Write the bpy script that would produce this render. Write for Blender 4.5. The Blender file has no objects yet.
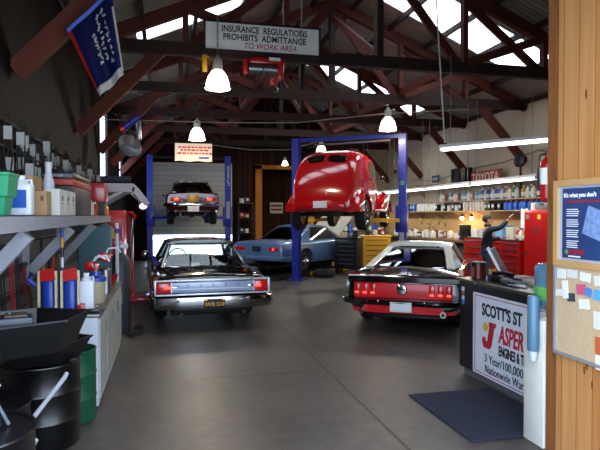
import bpy, bmesh, math, random
from math import sin, cos, pi, radians as R
from mathutils import Vector as V, Matrix as M, Euler
random.seed(7)
COL = bpy.context.scene.collection

# ------------------------------------------------------------------ materials
def lin(h):
    h = h.lstrip('#'); v = [int(h[i:i+2], 16)/255 for i in (0, 2, 4)]
    return [c/12.92 if c <= .04045 else ((c+.055)/1.055)**2.4 for c in v] + [1]
MATS = {}
def mat(name, col, rough=.5, metal=0, var=.12, scale=6, bump=0, emit=0, coat=0, stretch=(1, 1, 1), spec=.5):
    if name in MATS: return MATS[name]
    m = bpy.data.materials.new(name); m.use_nodes = True
    nt = m.node_tree; N = nt.nodes; L = nt.links
    b = N['Principled BSDF']; c = lin(col)
    b.inputs['Roughness'].default_value = rough; b.inputs['Metallic'].default_value = metal
    b.inputs['Coat Weight'].default_value = coat; b.inputs['Coat Roughness'].default_value = .05
    b.inputs['Specular IOR Level'].default_value = spec
    tc = N.new('ShaderNodeTexCoord'); mp = N.new('ShaderNodeMapping'); mp.inputs['Scale'].default_value = stretch
    nz = N.new('ShaderNodeTexNoise'); nz.inputs['Scale'].default_value = scale; nz.inputs['Detail'].default_value = 5
    L.new(tc.outputs['Object'], mp.inputs[0]); L.new(mp.outputs[0], nz.inputs['Vector'])
    mx = N.new('ShaderNodeMix'); mx.data_type = 'RGBA'
    mx.inputs[6].default_value = [x*(1-var) for x in c[:3]]+[1]; mx.inputs[7].default_value = [min(1, x*(1+var)) for x in c[:3]]+[1]
    L.new(nz.outputs['Fac'], mx.inputs[0]); L.new(mx.outputs[2], b.inputs['Base Color'])
    if bump:
        bp = N.new('ShaderNodeBump'); bp.inputs['Strength'].default_value = bump; bp.inputs['Distance'].default_value = .02
        L.new(nz.outputs['Fac'], bp.inputs['Height']); L.new(bp.outputs[0], b.inputs['Normal'])
    if emit:
        b.inputs['Emission Color'].default_value = c; b.inputs['Emission Strength'].default_value = emit
    MATS[name] = m; return m

def boards(name, c1, c2, axis, width, rough=.75, gap=.06, grain=14, knots=False, dark=.15, bump=.3, spec=.12):
    """planks running across `axis` (0 x, 1 y, 2 z is the axis along which planks repeat)"""
    m = bpy.data.materials.new(name); m.use_nodes = True
    nt = m.node_tree; N = nt.nodes; L = nt.links; b = N['Principled BSDF']; b.inputs['Roughness'].default_value = rough; b.inputs['Specular IOR Level'].default_value = spec
    tc = N.new('ShaderNodeTexCoord'); sp = N.new('ShaderNodeSeparateXYZ'); L.new(tc.outputs['Object'], sp.inputs[0])
    def math_(op, a, v=None, w=None):
        n = N.new('ShaderNodeMath'); n.operation = op
        for i, q in enumerate((a, v, w)):
            if q is None: continue
            if isinstance(q, (int, float)): n.inputs[i].default_value = q
            else: L.new(q, n.inputs[i])
        return n.outputs[0]
    u = math_('DIVIDE', sp.outputs[axis], width)
    idx = math_('FLOOR', u); fr = math_('FRACT', u)
    wn = N.new('ShaderNodeTexWhiteNoise'); wn.noise_dimensions = '1D'; L.new(idx, wn.inputs['W'])
    mp = N.new('ShaderNodeMapping')
    long = 2 if axis != 2 else 1
    sc = [grain, grain, grain]; sc[long] = grain*.07
    if axis != 0 and long != 0: sc[0] = grain
    mp.inputs['Scale'].default_value = sc; L.new(tc.outputs['Object'], mp.inputs[0])
    ad = N.new('ShaderNodeVectorMath'); L.new(mp.outputs[0], ad.inputs[0])
    cb = N.new('ShaderNodeCombineXYZ'); L.new(math_('MULTIPLY', wn.outputs[0], 37.), cb.inputs[0]); L.new(math_('MULTIPLY', wn.outputs[0], 91.), cb.inputs[2])
    L.new(cb.outputs[0], ad.inputs[1])
    nz = N.new('ShaderNodeTexNoise'); nz.inputs['Scale'].default_value = 1; nz.inputs['Detail'].default_value = 6; L.new(ad.outputs[0], nz.inputs['Vector'])
    f = math_('ADD', math_('MULTIPLY', nz.outputs['Fac'], .7), math_('MULTIPLY', wn.outputs[0], .45))
    mx = N.new('ShaderNodeMix'); mx.data_type = 'RGBA'; mx.inputs[6].default_value = lin(c1); mx.inputs[7].default_value = lin(c2)
    L.new(math_('MULTIPLY', math_('SUBTRACT', f, .15), 1.1), mx.inputs[0])
    out = mx.outputs[2]
    if knots:
        vo = N.new('ShaderNodeTexVoronoi'); vo.inputs['Scale'].default_value = 1.0; vo.feature = 'F1'
        mp2 = N.new('ShaderNodeMapping'); s2 = [9, 9, 9]; s2[long] = 2.6; mp2.inputs['Scale'].default_value = s2; L.new(tc.outputs['Object'], mp2.inputs[0]); L.new(mp2.outputs[0], vo.inputs['Vector'])
        k = math_('LESS_THAN', vo.outputs['Distance'], .1)
        m3 = N.new('ShaderNodeMix'); m3.data_type = 'RGBA'; L.new(out, m3.inputs[6]); m3.inputs[7].default_value = lin('#4a2410'); L.new(math_('MULTIPLY', k, .8), m3.inputs[0]); out = m3.outputs[2]
    g = math_('GREATER_THAN', math_('ABSOLUTE', math_('SUBTRACT', fr, .5)), .5-gap/2)
    m2 = N.new('ShaderNodeMix'); m2.data_type = 'RGBA'; L.new(out, m2.inputs[6]); m2.inputs[7].default_value = [x*dark for x in lin(c1)[:3]]+[1]
    L.new(g, m2.inputs[0]); L.new(m2.outputs[2], b.inputs['Base Color'])
    bp = N.new('ShaderNodeBump'); bp.inputs['Strength'].default_value = bump; bp.inputs['Distance'].default_value = .02
    L.new(math_('SUBTRACT', math_('MULTIPLY', nz.outputs['Fac'], .3), g), bp.inputs['Height']); L.new(bp.outputs[0], b.inputs['Normal'])
    return m

def floor_mat():
    m = bpy.data.materials.new('concrete_floor'); m.use_nodes = True
    nt = m.node_tree; N = nt.nodes; L = nt.links; b = N['Principled BSDF']
    tc = N.new('ShaderNodeTexCoord'); sp = N.new('ShaderNodeSeparateXYZ'); L.new(tc.outputs['Object'], sp.inputs[0])
    def mt(op, a, v=None):
        n = N.new('ShaderNodeMath'); n.operation = op
        for i, q in enumerate((a, v)):
            if q is None: continue
            if isinstance(q, (int, float)): n.inputs[i].default_value = q
            else: L.new(q, n.inputs[i])
        return n.outputs[0]
    def noise(s, d=6):
        n = N.new('ShaderNodeTexNoise'); n.inputs['Scale'].default_value = s; n.inputs['Detail'].default_value = d; L.new(tc.outputs['Object'], n.inputs['Vector']); return n.outputs['Fac']
    n1 = noise(.8); n2 = noise(7)
    cr = N.new('ShaderNodeValToRGB'); cr.color_ramp.elements[0].position = .3; cr.color_ramp.elements[0].color = lin('#262425')
    cr.color_ramp.elements[1].position = .7; cr.color_ramp.elements[1].color = lin('#5d5650')
    L.new(mt('ADD', mt('MULTIPLY', n1, .6), mt('MULTIPLY', n2, .4)), cr.inputs[0])
    # saw-cut joints along the building and across it
    jit = mt('MULTIPLY', mt('SUBTRACT', noise(2.0), .5), .03)
    j1 = mt('LESS_THAN', mt('ABSOLUTE', mt('ADD', mt('SUBTRACT', sp.outputs[0], 1.83), jit)), .017)
    # rust brown scrape across the floor
    sx = mt('SUBTRACT', sp.outputs[1], 6.28)
    wv = mt('MULTIPLY', mt('SUBTRACT', noise(3.0), .5), .16)
    st = mt('LESS_THAN', mt('ABSOLUTE', mt('ADD', sx, wv)), .035)
    inx = mt('LESS_THAN', mt('ABSOLUTE', mt('SUBTRACT', sp.outputs[0], .95)), .58)
    brk = mt('GREATER_THAN', noise(5.0), .40)
    st = mt('MULTIPLY', mt('MULTIPLY', st, inx), brk)
    # oil spots
    vo = N.new('ShaderNodeTexVoronoi'); vo.inputs['Scale'].default_value = .9; L.new(tc.outputs['Object'], vo.inputs['Vector'])
    oil = mt('MULTIPLY', mt('LESS_THAN', mt('ADD', vo.outputs['Distance'], mt('MULTIPLY', noise(9.), .3)), .25), .45)
    out = cr.outputs[0]
    for fac, c in ((oil, '#2c2826'), (st, '#3a2214'), (j1, '#0e0d0e')):
        x = N.new('ShaderNodeMix'); x.data_type = 'RGBA'; L.new(fac, x.inputs[0]); L.new(out, x.inputs[6]); x.inputs[7].default_value = lin(c); out = x.outputs[2]
    L.new(out, b.inputs['Base Color'])
    rr = mt('ADD', mt('MULTIPLY', n1, .25), .3); L.new(rr, b.inputs['Roughness'])
    bp = N.new('ShaderNodeBump'); bp.inputs['Strength'].default_value = .12; bp.inputs['Distance'].default_value = .01; L.new(n2, bp.inputs['Height']); L.new(bp.outputs[0], b.inputs['Normal'])
    return m

def corrugated():
    m = bpy.data.materials.new('corrugated_roof_sheet'); m.use_nodes = True
    nt = m.node_tree; N = nt.nodes; L = nt.links; b = N['Principled BSDF']; b.inputs['Roughness'].default_value = .5; b.inputs['Metallic'].default_value = .2
    tc = N.new('ShaderNodeTexCoord'); w = N.new('ShaderNodeTexWave'); w.bands_direction = 'Y'; w.inputs['Scale'].default_value = 2.4
    L.new(tc.outputs['Object'], w.inputs['Vector'])
    nz = N.new('ShaderNodeTexNoise'); nz.inputs['Scale'].default_value = 1.3; L.new(tc.outputs['Object'], nz.inputs['Vector'])
    mx = N.new('ShaderNodeMix'); mx.data_type = 'RGBA'; mx.inputs[6].default_value = lin('#6d675c'); mx.inputs[7].default_value = lin('#a9a294'); L.new(nz.outputs['Fac'], mx.inputs[0]); L.new(mx.outputs[2], b.inputs['Base Color'])
    bp = N.new('ShaderNodeBump'); bp.inputs['Strength'].default_value = .8; bp.inputs['Distance'].default_value = .03; L.new(w.outputs['Fac'], bp.inputs['Height']); L.new(bp.outputs[0], b.inputs['Normal'])
    return m

def glass(name, tint, gloss=.12, rough=.02):
    m = bpy.data.materials.new(name); m.use_nodes = True; nt = m.node_tree; N = nt.nodes; L = nt.links
    N.remove(N['Principled BSDF']); o = N['Material Output']
    t = N.new('ShaderNodeBsdfTransparent'); t.inputs[0].default_value = lin(tint)
    g = N.new('ShaderNodeBsdfGlossy'); g.inputs['Roughness'].default_value = rough
    f = N.new('ShaderNodeLayerWeight'); f.inputs[0].default_value = .5
    e = N.new('ShaderNodeMath'); e.operation = 'POWER'; e.inputs[1].default_value = 4; L.new(f.outputs['Facing'], e.inputs[0])
    a = N.new('ShaderNodeMath'); a.operation = 'MULTIPLY_ADD'; a.inputs[1].default_value = .8; a.inputs[2].default_value = gloss; L.new(e.outputs[0], a.inputs[0])
    x = N.new('ShaderNodeMixShader'); L.new(a.outputs[0], x.inputs[0]); L.new(t.outputs[0], x.inputs[1]); L.new(g.outputs[0], x.inputs[2]); L.new(x.outputs[0], o.inputs[0])
    return m
def skylight_mat():
    m = bpy.data.materials.new('translucent_fibreglass_sheet'); m.use_nodes = True; nt = m.node_tree; N = nt.nodes; L = nt.links
    N.remove(N['Principled BSDF']); o = N['Material Output']
    t = N.new('ShaderNodeBsdfTransparent'); t.inputs[0].default_value = (.93, .93, .9, 1)
    g = N.new('ShaderNodeBsdfTranslucent'); g.inputs[0].default_value = (.95, .93, .86, 1)
    x = N.new('ShaderNodeMixShader'); x.inputs[0].default_value = .35; L.new(t.outputs[0], x.inputs[1]); L.new(g.outputs[0], x.inputs[2]); L.new(x.outputs[0], o.inputs[0])
    return m

# ------------------------------------------------------------------ mesh builder
class MB:
    def __init__(s): s.bm = bmesh.new(); s.mi = 0
    def _f(s, vs, idx=None):
        try:
            f = s.bm.faces.new(vs); f.material_index = s.mi if idx is None else idx; return f
        except ValueError: return None
    def hexa(s, p):   # 8 points: 4 bottom ring, 4 top ring
        v = [s.bm.verts.new(q) for q in p]
        for a in ((3, 2, 1, 0), (4, 5, 6, 7), (0, 1, 5, 4), (1, 2, 6, 5), (2, 3, 7, 6), (3, 0, 4, 7)): s._f([v[i] for i in a])
        return s
    def box(s, c, d, rot=None, bev=0):
        m = M.Translation(V(c)) @ (Euler(rot).to_matrix().to_4x4() if rot else M.Identity(4))
        b2 = bmesh.new(); bmesh.ops.create_cube(b2, size=1)
        for v in b2.verts: v.co = V((v.co.x*d[0], v.co.y*d[1], v.co.z*d[2]))
        if bev: bmesh.ops.bevel(b2, geom=list(b2.edges), offset=min(bev, min(d)*.45), segments=2, affect='EDGES', profile=.5)
        s.merge(b2, m); return s
    def merge(s, b2, m=None):
        mp = {}
        for v in b2.verts: mp[v] = s.bm.verts.new((m @ v.co) if m else v.co)
        for f in b2.faces: s._f([mp[v] for v in f.verts])
        b2.free()
    def lathe(s, prof, c=(0, 0, 0), axis=(0, 0, 1), n=24, phase=0, caps=True, sweep=None):
        q = V((0, 0, 1)).rotation_difference(V(axis).normalized()).to_matrix(); c = V(c); rings = []
        for r, z in prof:
            if r <= 1e-6: rings.append([s.bm.verts.new(c+q @ V((0, 0, z)))])
            else: rings.append([s.bm.verts.new(c+q @ V((r*cos(phase+2*pi*i/n), r*sin(phase+2*pi*i/n), z))) for i in range(n)])
        for a, b in zip(rings, rings[1:]):
            for i in range(n):
                j = (i+1) % n
                if len(a) == 1 and len(b) == 1: continue
                if len(a) == 1: s._f([a[0], b[j], b[i]])
                elif len(b) == 1: s._f([a[i], a[j], b[0]])
                else: s._f([a[i], a[j], b[j], b[i]])
        if caps:
            if len(rings[0]) > 1: s._f(rings[0][::-1])
            if len(rings[-1]) > 1: s._f(rings[-1])
        return s
    def cyl(s, a, b, r, r2=None, n=16):
        a = V(a); b = V(b); d = b-a
        return s.lathe([(r, 0), (r if r2 is None else r2, d.length)], a, d, n)
    def ball(s, c, r, n=14, sc=(1, 1, 1)):
        b2 = bmesh.new(); bmesh.ops.create_uvsphere(b2, u_segments=n, v_segments=max(6, n*2//3), radius=r)
        s.merge(b2, M.Translation(V(c)) @ M.Diagonal(V((*sc, 1)))); return s
    def tube(s, pts, r, n=8, closed=False):
        P = [V(p) for p in pts]; rings = []
        for i, p in enumerate(P):
            if closed: t = P[(i+1) % len(P)]-P[i-1]
            else: t = P[min(i+1, len(P)-1)]-P[max(i-1, 0)]
            t.normalize(); u = t.cross(V((0, 0, 1)))
            if u.length < .05: u = t.cross(V((0, 1, 0)))
            u.normalize(); w = t.cross(u); rr = r[i] if isinstance(r, (list, tuple)) else r
            rings.append([s.bm.verts.new(p+u*rr*cos(2*pi*k/n)+w*rr*sin(2*pi*k/n)) for k in range(n)])
        pr = list(zip(rings, rings[1:]))+([(rings[-1], rings[0])] if closed else [])
        for a, b in pr:
            for k in range(n): s._f([a[k], a[(k+1) % n], b[(k+1) % n], b[k]])
        if not closed: s._f(rings[0][::-1]); s._f(rings[-1])
        return s
    def bar(s, a, b, w, h, up=(0, 0, 1)):
        a = V(a); b = V(b); t = (b-a).normalized(); side = t.cross(V(up))
        if side.length < 1e-3: side = t.cross(V((0, 1, 0)))
        side.normalize(); u = side.cross(t); sv = side*w/2; uv = u*h/2
        return s.hexa([a-sv-uv, a+sv-uv, a+sv+uv, a-sv+uv, b-sv-uv, b+sv-uv, b+sv+uv, b-sv+uv])
    def loft(s, rings, closed=True, caps=True):
        vr = [[s.bm.verts.new(p) for p in r] for r in rings]
        for a, b in zip(vr, vr[1:]):
            n = len(a)
            for i in range(n if closed else n-1): s._f([a[i], a[(i+1) % n], b[(i+1) % n], b[i]])
        if caps: s._f(vr[0][::-1]); s._f(vr[-1])
        return s
    def prism(s, pts, vec):
        a = [s.bm.verts.new(p) for p in pts]; b = [s.bm.verts.new(V(p)+V(vec)) for p in pts]; n = len(a)
        for i in range(n): s._f([a[i], a[(i+1) % n], b[(i+1) % n], b[i]])
        s._f(a[::-1]); s._f(b); return s
    def build(s, name, m, parent=None, smooth=40, loc=None):
        bmesh.ops.recalc_face_normals(s.bm, faces=s.bm.faces[:])
        me = bpy.data.meshes.new(name); s.bm.to_mesh(me); s.bm.free()
        for k in (m if isinstance(m, (list, tuple)) else [m]): me.materials.append(k)
        if smooth:
            me.polygons.foreach_set('use_smooth', [True]*len(me.polygons)); me.set_sharp_from_angle(angle=R(smooth))
        o = bpy.data.objects.new(name, me); COL.objects.link(o)
        if parent: o.parent = parent
        if loc: o.location = loc
        return o

def tag(o, label, cat, group=None):
    o['label'] = label; o['category'] = cat
    if group: o['group'] = group
    return o
def thing(name, label, cat, loc=(0, 0, 0), rz=0, group=None):
    o = bpy.data.objects.new(name, None); o.empty_display_size = .1; COL.objects.link(o); o.location = loc; o.rotation_euler = (0, 0, rz)
    return tag(o, label, cat, group)
def struct(o): o['kind'] = 'structure'; return o
def kids(o): return [c for c in bpy.data.objects if c.parent == o]
def dup(o, loc=None, rz=None, label=None, parent=None, group=None):
    c = o.copy(); COL.objects.link(c)
    if parent: c.parent = parent
    for k in kids(o): dup(k, parent=c)
    if loc is not None: c.location = loc
    if rz is not None: c.rotation_euler = (0, 0, rz)
    if label: c['label'] = label
    if group: c['group'] = group
    return c
def text(s, size, m, parent, loc, rot, name='lettering', ext=.002, shear=0, sx=1, align='CENTER', bold=0):
    cu = bpy.data.curves.new(name, 'FONT'); cu.body = s; cu.size = size; cu.extrude = ext; cu.align_x = align; cu.align_y = 'CENTER'; cu.shear = shear; cu.offset = bold; cu.resolution_u = 3
    t = bpy.data.objects.new('t', cu); COL.objects.link(t)
    dg = bpy.context.evaluated_depsgraph_get(); me = bpy.data.meshes.new_from_object(t.evaluated_get(dg)); bpy.data.objects.remove(t)
    me.name = name; me.materials.clear(); me.materials.append(m)
    o = bpy.data.objects.new(name, me); COL.objects.link(o); o.parent = parent; o.location = loc; o.rotation_euler = rot; o.scale = (sx, 1, 1)
    return o
def cut(o, cutter):
    cutter.parent = o.parent
    md = o.modifiers.new('c', 'BOOLEAN'); md.object = cutter; md.operation = 'DIFFERENCE'; md.solver = 'EXACT'
    dg = bpy.context.evaluated_depsgraph_get(); me = bpy.data.meshes.new_from_object(o.evaluated_get(dg))
    o.modifiers.clear(); o.data = me; bpy.data.objects.remove(cutter)
    me.polygons.foreach_set('use_smooth', [True]*len(me.polygons)); me.set_sharp_from_angle(angle=R(35))

# ------------------------------------------------------------------ shared materials
XL, XR, YB = -1.45, 9.3, 23.0
RX, RZ, SL, CH = 3.93, 7.04, .43, 4.70
white = mat('white_enamel', '#d8d8d4', .4); black = mat('black_plastic', '#0c0c10', .35); chrome = mat('chrome', '#c8cacc', .08, 1, .03)
steel = mat('brushed_steel', '#8f9194', .32, .9); rubber = mat('tyre_rubber', '#131313', .75, bump=.2, scale=30)
darksteel = mat('dark_steel', '#2a2725', .5, .6); redp = mat('red_enamel', '#b5120f', .3, coat=.5); bluep = mat('lift_blue_paint', '#16288f', .4, coat=.15)
timber = mat('red_brown_timber', '#55200f', .85, var=.45, scale=5, bump=.3); timber2 = mat('dark_brown_timber', '#2c150d', .85, var=.4, scale=5, bump=.3)
yellow = mat('yellow_paint', '#d09a12', .4); tan = mat('cardboard', '#a3805a', .85); glassc = glass('clear_car_glass', '#d8e2e0', .05); glassd = glass('dark_car_glass', '#15191b', .12)
redglow = mat('red_tail_lamp_lens', '#b00a08', .2, coat=.6, emit=.25); redhot = mat('lit_red_tail_lamp_bulb', '#ff4a38', .3, emit=2.0)
bluedrum = mat('blue_plastic', '#1c3c9c', .35); graybox = mat('grey_paint', '#5b5d60', .5); plate = mat('blank_white_plate', '#f2f2f2', .5); ink = mat('black_ink', '#15151a', .6); redink = mat('red_ink', '#b01a1a', .6)

# ------------------------------------------------------------------ the setting
o = MB().box(((XL+XR)/2, 12.2, -.05), (XR-XL+.6, 22.0, .1)).build('floor', floor_mat(), smooth=0); struct(o)
o.data.transform(M.Identity(4))
asph = mat('outdoor_concrete', '#cfcfca', .8)
struct(MB().box((4, -9, -.06), (40, 20.4, .1)).build('ground', asph, smooth=0))
struct(MB().box((4, 33.2, -.06), (40, 19.9, .1)).build('ground', asph, smooth=0))
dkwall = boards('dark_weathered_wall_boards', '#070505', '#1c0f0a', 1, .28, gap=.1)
# left wall with two tall slots of daylight
b = MB(); t = .03
def lw(y0, y1, z0, z1): b.box((XL-t/2, (y0+y1)/2, (z0+z1)/2), (t, y1-y0, z1-z0))
lw(2.2, 13.25, 0, 4.9); lw(13.25, 14.9, 0, 2.66); lw(13.25, 14.9, 4.35, 4.9); lw(14.9, 18.6, 0, 4.9); lw(18.6, 19.7, 0, 2.7); lw(18.6, 19.7, 3.9, 4.9); lw(19.7, YB, 0, 4.9)
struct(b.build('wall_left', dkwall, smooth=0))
gm = glass('window_glass', '#f2f6ff', -.9)
for i, (y0, y1, z0, z1) in enumerate(((13.25, 14.9, 2.66, 4.35), (18.6, 19.7, 2.7, 3.9))):
    o = MB().box((XL-.02, (y0+y1)/2, (z0+z1)/2), (.004, y1-y0, z1-z0)).build('window_%d' % (i+1), gm, smooth=0); struct(o)
    f = MB()
    for y in (y0, y1): f.box((XL+.01, y, (z0+z1)/2), (.05, .05, z1-z0+.06))
    for z in (z0, z1): f.box((XL+.01, (y0+y1)/2, z), (.05, y1-y0, .05))
    f.build('window_frame', timber2, o, smooth=0)
o = MB().box((XL+.01, 8.2, .82), (.03, 11.9, 1.64)).build('trim_1', boards('grey_painted_lower_boards', '#5d5a58', '#85817c', 2, .22), smooth=0); struct(o)
# right wall: pale plaster, board backing below the shelf
plaster = mat('pale_plaster', '#c2b49b', .85, var=.1, scale=1.5, bump=.1)
struct(MB().box((XR+.06, 12.9, 2.4), (.12, 20.3, 4.9)).build('wall_right', boards('pale_painted_wall_panels', '#b9ac96', '#cfc3ae', 1, 1.2, gap=.012, grain=3, dark=.5, bump=.1), smooth=0))
o = MB().box((XR-.02, 16.6, 1.5), (.03, 12.2, .84)).build('trim_2', mat('warm_pegboard', '#c9a06a', .7, bump=.2, scale=40), smooth=0); struct(o)
# back wall with roll-up door opening and framed opening
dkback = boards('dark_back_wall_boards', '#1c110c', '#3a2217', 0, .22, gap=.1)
b = MB()
def bw(x0, x1, z0, z1, bb=None): (bb or b).box(((x0+x1)/2, YB+.06, (z0+z1)/2), (x1-x0, .12, z1-z0))
bw(XL, -.7, 0, 4.8); bw(-.7, 2.66, 3.9, 4.8); bw(2.66, 3.86, 0, 4.8); bw(3.86, 5.9, 3.82, 4.8); bw(5.9, 7.7, 0, 4.8)
b.prism([(XL, YB, 4.8), (XR, YB, 4.8), (RX, YB, RZ+.1)], (0, .12, 0))
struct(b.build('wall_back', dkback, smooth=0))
b = MB(); bw(7.7, XR, 0, 4.8); struct(b.build('wall_back_right', plaster, smooth=0))
# back room seen through the opening
diag = boards('diagonal_brown_boards', '#33200f', '#5c3c22', 0, .2, gap=.12)
o = MB().box((0, 0, 0), (3.4, .08, 5.6)).build('wall_back_room', diag, smooth=0); o.location = (5.0, 25.6, 2.0); struct(o)
b = MB(); b.box((3.6, 24.4, 2), (.08, 2.5, 4)); b.box((6.6, 24.4, 2), (.08, 2.5, 4)); b.box((5.1, 24.4, 4.03), (3.1, 2.5, .08)); b.box((5.1, 24.4, -.02), (3.1, 2.5, .04)); struct(b.build('wall_side_room', dkback, smooth=0))
pine = boards('orange_pine_frame', '#9a5c22', '#c98440', 0, .9, gap=.01, grain=10)
o = MB(); o.box((3.74, YB-.05, 1.93), (.28, .18, 3.86)); o.box((4.85, YB-.05, 3.80), (2.5, .18, .16)); o.box((5.98, YB-.05, 1.9), (.2, .18, 3.7)); o = o.build('trim_3', pine, smooth=0); struct(o)
# unseen front header, added to shade the near trusses, and front inner wall
hd = MB(); hd.box(((XL+XR)/2, 2.2, 4.25), (XR-XL, .14, 1.3)); hd.prism([(XL, 2.13, 4.9), (XR, 2.13, 4.9), (RX, 2.13, RZ+.1)], (0, .14, 0)); hd.box((-2.0, 2.2, 2.4), (1.1, .14, 4.9)); struct(hd.build('wall_front_unseen', dkwall, smooth=0))
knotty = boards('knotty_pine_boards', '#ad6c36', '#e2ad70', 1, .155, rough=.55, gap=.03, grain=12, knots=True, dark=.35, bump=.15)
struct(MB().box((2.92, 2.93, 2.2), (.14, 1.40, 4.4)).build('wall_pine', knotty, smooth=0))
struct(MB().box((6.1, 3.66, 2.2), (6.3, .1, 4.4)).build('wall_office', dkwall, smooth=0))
post = mat('rough_redwood_post', '#8a5023', .8, var=.6, scale=9, bump=.5, stretch=(3, 3, .5))
struct(MB().box((2.945, 3.68, 2.2), (.19, .13, 4.4), bev=.008).build('trim_4', post, smooth=0))

# roof: sheets with translucent bands, in slope strips
roofm = corrugated(); sky = skylight_mat()
bands = [(2.0, 11.1, 0), (11.1, 12.45, 1), (12.45, 16.65, 0), (16.65, 18.35, 1), (18.35, YB+.2, 0)]
b = MB(); s_ = MB()
def roofz(x): return RZ+.10-SL*abs(x-RX)
for sg in (-1, 1):
    for y0, y1, k in ([(2.0, 10.85, 0), (10.85, 11.6, 1), (11.6, 16.8, 0), (16.8, 17.5, 1), (17.5, YB+.2, 0)] if sg < 0 else [(2.0, 10.7, 0), (10.7, 12.15, 1), (12.15, 16.65, 0), (16.65, 18.3, 1), (18.3, YB+.2, 0)]):
        xe = XL-.3 if sg < 0 else XR+.3
        if k:
            xa = RX+sg*.45; xb = RX+sg*4.45
            parts_ = [(RX, xa, 0), (xa, xb, 1), (xb, xe, 0)]
        else: parts_ = [(RX, xe, 0)]
        for xa, xb, kk in parts_:
            q = [(xa, y0, roofz(xa)), (xb, y0, roofz(xb)), (xb, y1, roofz(xb)), (xa, y1, roofz(xa))]
            (s_ if kk else b).prism(q, (0, 0, .03))
struct(b.build('ceiling', roofm, smooth=0)); 
o = s_.build('window_3', sky, smooth=0); struct(o)

# ------------------------------------------------------------------ roof trusses
def truss(y, label):
    t = thing('roof_truss', label, 'truss', (0, y, 0), group='timber roof trusses')
    def p(name, a, b_, w=.12, h=.15, dy=0, mm=timber): return MB().bar((a[0], dy, a[1]), (b_[0], dy, b_[1]), w, h, up=(0, 1, 0) if abs(a[0]-b_[0]) < .01 else (0, 0, 1)).build(name, mm, t, smooth=0)
    zr = lambda x: RZ-.1-SL*abs(x-RX)
    p('bottom_chord', (XL+.05, CH), (XR-.05, CH), .14, .22, 0, timber2)
    for sg in (-1, 1):
        e = XL+.02 if sg < 0 else XR-.02
        p('rafter', (RX, zr(RX)), (e, zr(e)+.02), .14, .22)
        for k in (1, 2):
            x = RX+sg*1.79*k; p('web_post', (x, CH+.1), (x, zr(x)-.08), .1, .14)
        p('web_brace', (RX+sg*.05, zr(RX)-.15), (RX+sg*1.7, CH+.1), .08, .16, .1)
        p('web_brace', (RX+sg*1.85, zr(RX+1.8)-.1), (RX+sg*3.5, CH+.1), .08, .16, .1)
        p('web_brace', (RX+sg*1.85, CH+.1), (RX+sg*3.55, zr(RX+3.5)-.05), .08, .16, -.1)
        xw = XL+.03 if sg < 0 else XR-.03; p('knee_brace', (xw, 3.22), (xw-sg*1.32, CH-.08), .12, .2)
    p('king_post', (RX, CH+.1), (RX, zr(RX)-.1), .12, .2, 0, timber2)
    return t
T0 = truss(10.0, 'timber truss the insurance regulations sign is fixed to')
for y, l in ((3.4, 'timber truss nearest the entrance, above the flag'), (6.0, 'timber truss with the brace beside the blue flag'), (13.07, 'timber truss just beyond the red chain hoist'), (16.14, 'timber truss above the white banner'), (19.2, 'timber truss over the rear car lift'), (22.3, 'timber truss right against the dark back wall')):
    dup(T0, loc=(0, y, 0), label=l)
for sg, sn in ((-1, 'left'), (1, 'right')):
    for k in range(6):
        d = .5+k*.95; x = RX+sg*d
        tag(MB().bar((x, 2.3, roofz(x)-.10), (x, YB-.1, roofz(x)-.10), .07, .12).build('purlin', timber2, smooth=0), 'long brown purlin under the %s roof slope, %s' % (sn, ['topmost beside the ridge', 'second down from the ridge', 'third down from the ridge', 'third up from the eave', 'second up from the eave', 'lowest along the eave'][k]), 'purlin', 'roof purlins')
for x, yy, l in ((RX-1.79, CH+.18, 'long timber tie running back over the left bays'), (RX+1.79, CH+.18, 'long timber tie running back over the right bays'), (RX, CH-.02, 'long timber tie running back under the ridge')):
    pass
def long_tie(x, z0, z1, y0, y1, l): tag(MB().bar((x, y0, z0), (x, y1, z1), .1, .16).build('tie_beam', timber, smooth=0), l, 'beam')
long_tie(RX-1.79, CH+.19, CH+.19, 10.2, 22.2, 'long reddish tie beam resting on the trusses, left side')
long_tie(RX+1.79, CH+.19, CH+.19, 10.2, 22.2, 'long reddish tie beam resting on the trusses, right side')
# sway bracing between trusses on the ridge line
for y in (10.0, 13.07, 16.14, 19.2):
    tag(MB().bar((RX-.02, y+.12, CH+.2), (RX-.02, y+2.95, RZ-.5), .07, .14).build('sway_brace', timber, smooth=0), 'sloping sway brace under the ridge, %s' % {10.0: 'first one beyond the insurance sign', 13.07: 'second one beyond the insurance sign', 16.14: 'third one, above the white banner', 19.2: 'last one before the back wall'}[y], 'brace', 'ridge sway braces')

# ------------------------------------------------------------------ cars (local: rear at y=0, nose towards +y, z up from tyre bottoms)
def ring(half, y):
    r = [(x, y, z) for x, z in half]; return r+[(-x, y, z) for x, z in half[-2:0:-1]]
def halfp(w, zb, zs, zt, cr=.02, tuck=.9):
    h = zs-zb
    return [(0, zb), (w*.8, zb), (w*tuck, zb+.02), (w*.965, zb+h*.18), (w, zb+h*.5), (w*.985, zs-.07), (w*.955, zs-.012), (w*.9, zs+(zt-zs)*.5), (w*.55, zt), (0, zt+cr)]
def body(root, st, mats, arches, wr, name='body', red=None, inner=.3):
    b = MB(); b.loft([ring(halfp(*s[1:]), s[0]) for s in st])
    o = b.build(name, mats, root, 35)
    wmax = max(s[1] for s in st)
    for y, r in arches:
        for sx in (-1, 1):
            c = MB().cyl((sx*(wmax-inner), y, wr), (sx*(wmax+.2), y, wr), r, n=28).build('cutter', mats[0] if isinstance(mats, list) else mats, root, 0); c.parent = None
            cut(o, c)
    o.data.materials.clear()
    for k in (mats if isinstance(mats, list) else [mats]): o.data.materials.append(k)
    for p in o.data.polygons:
        p.material_index = 1 if (red and red(p.center, p.normal)) else 0
    return o
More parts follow.
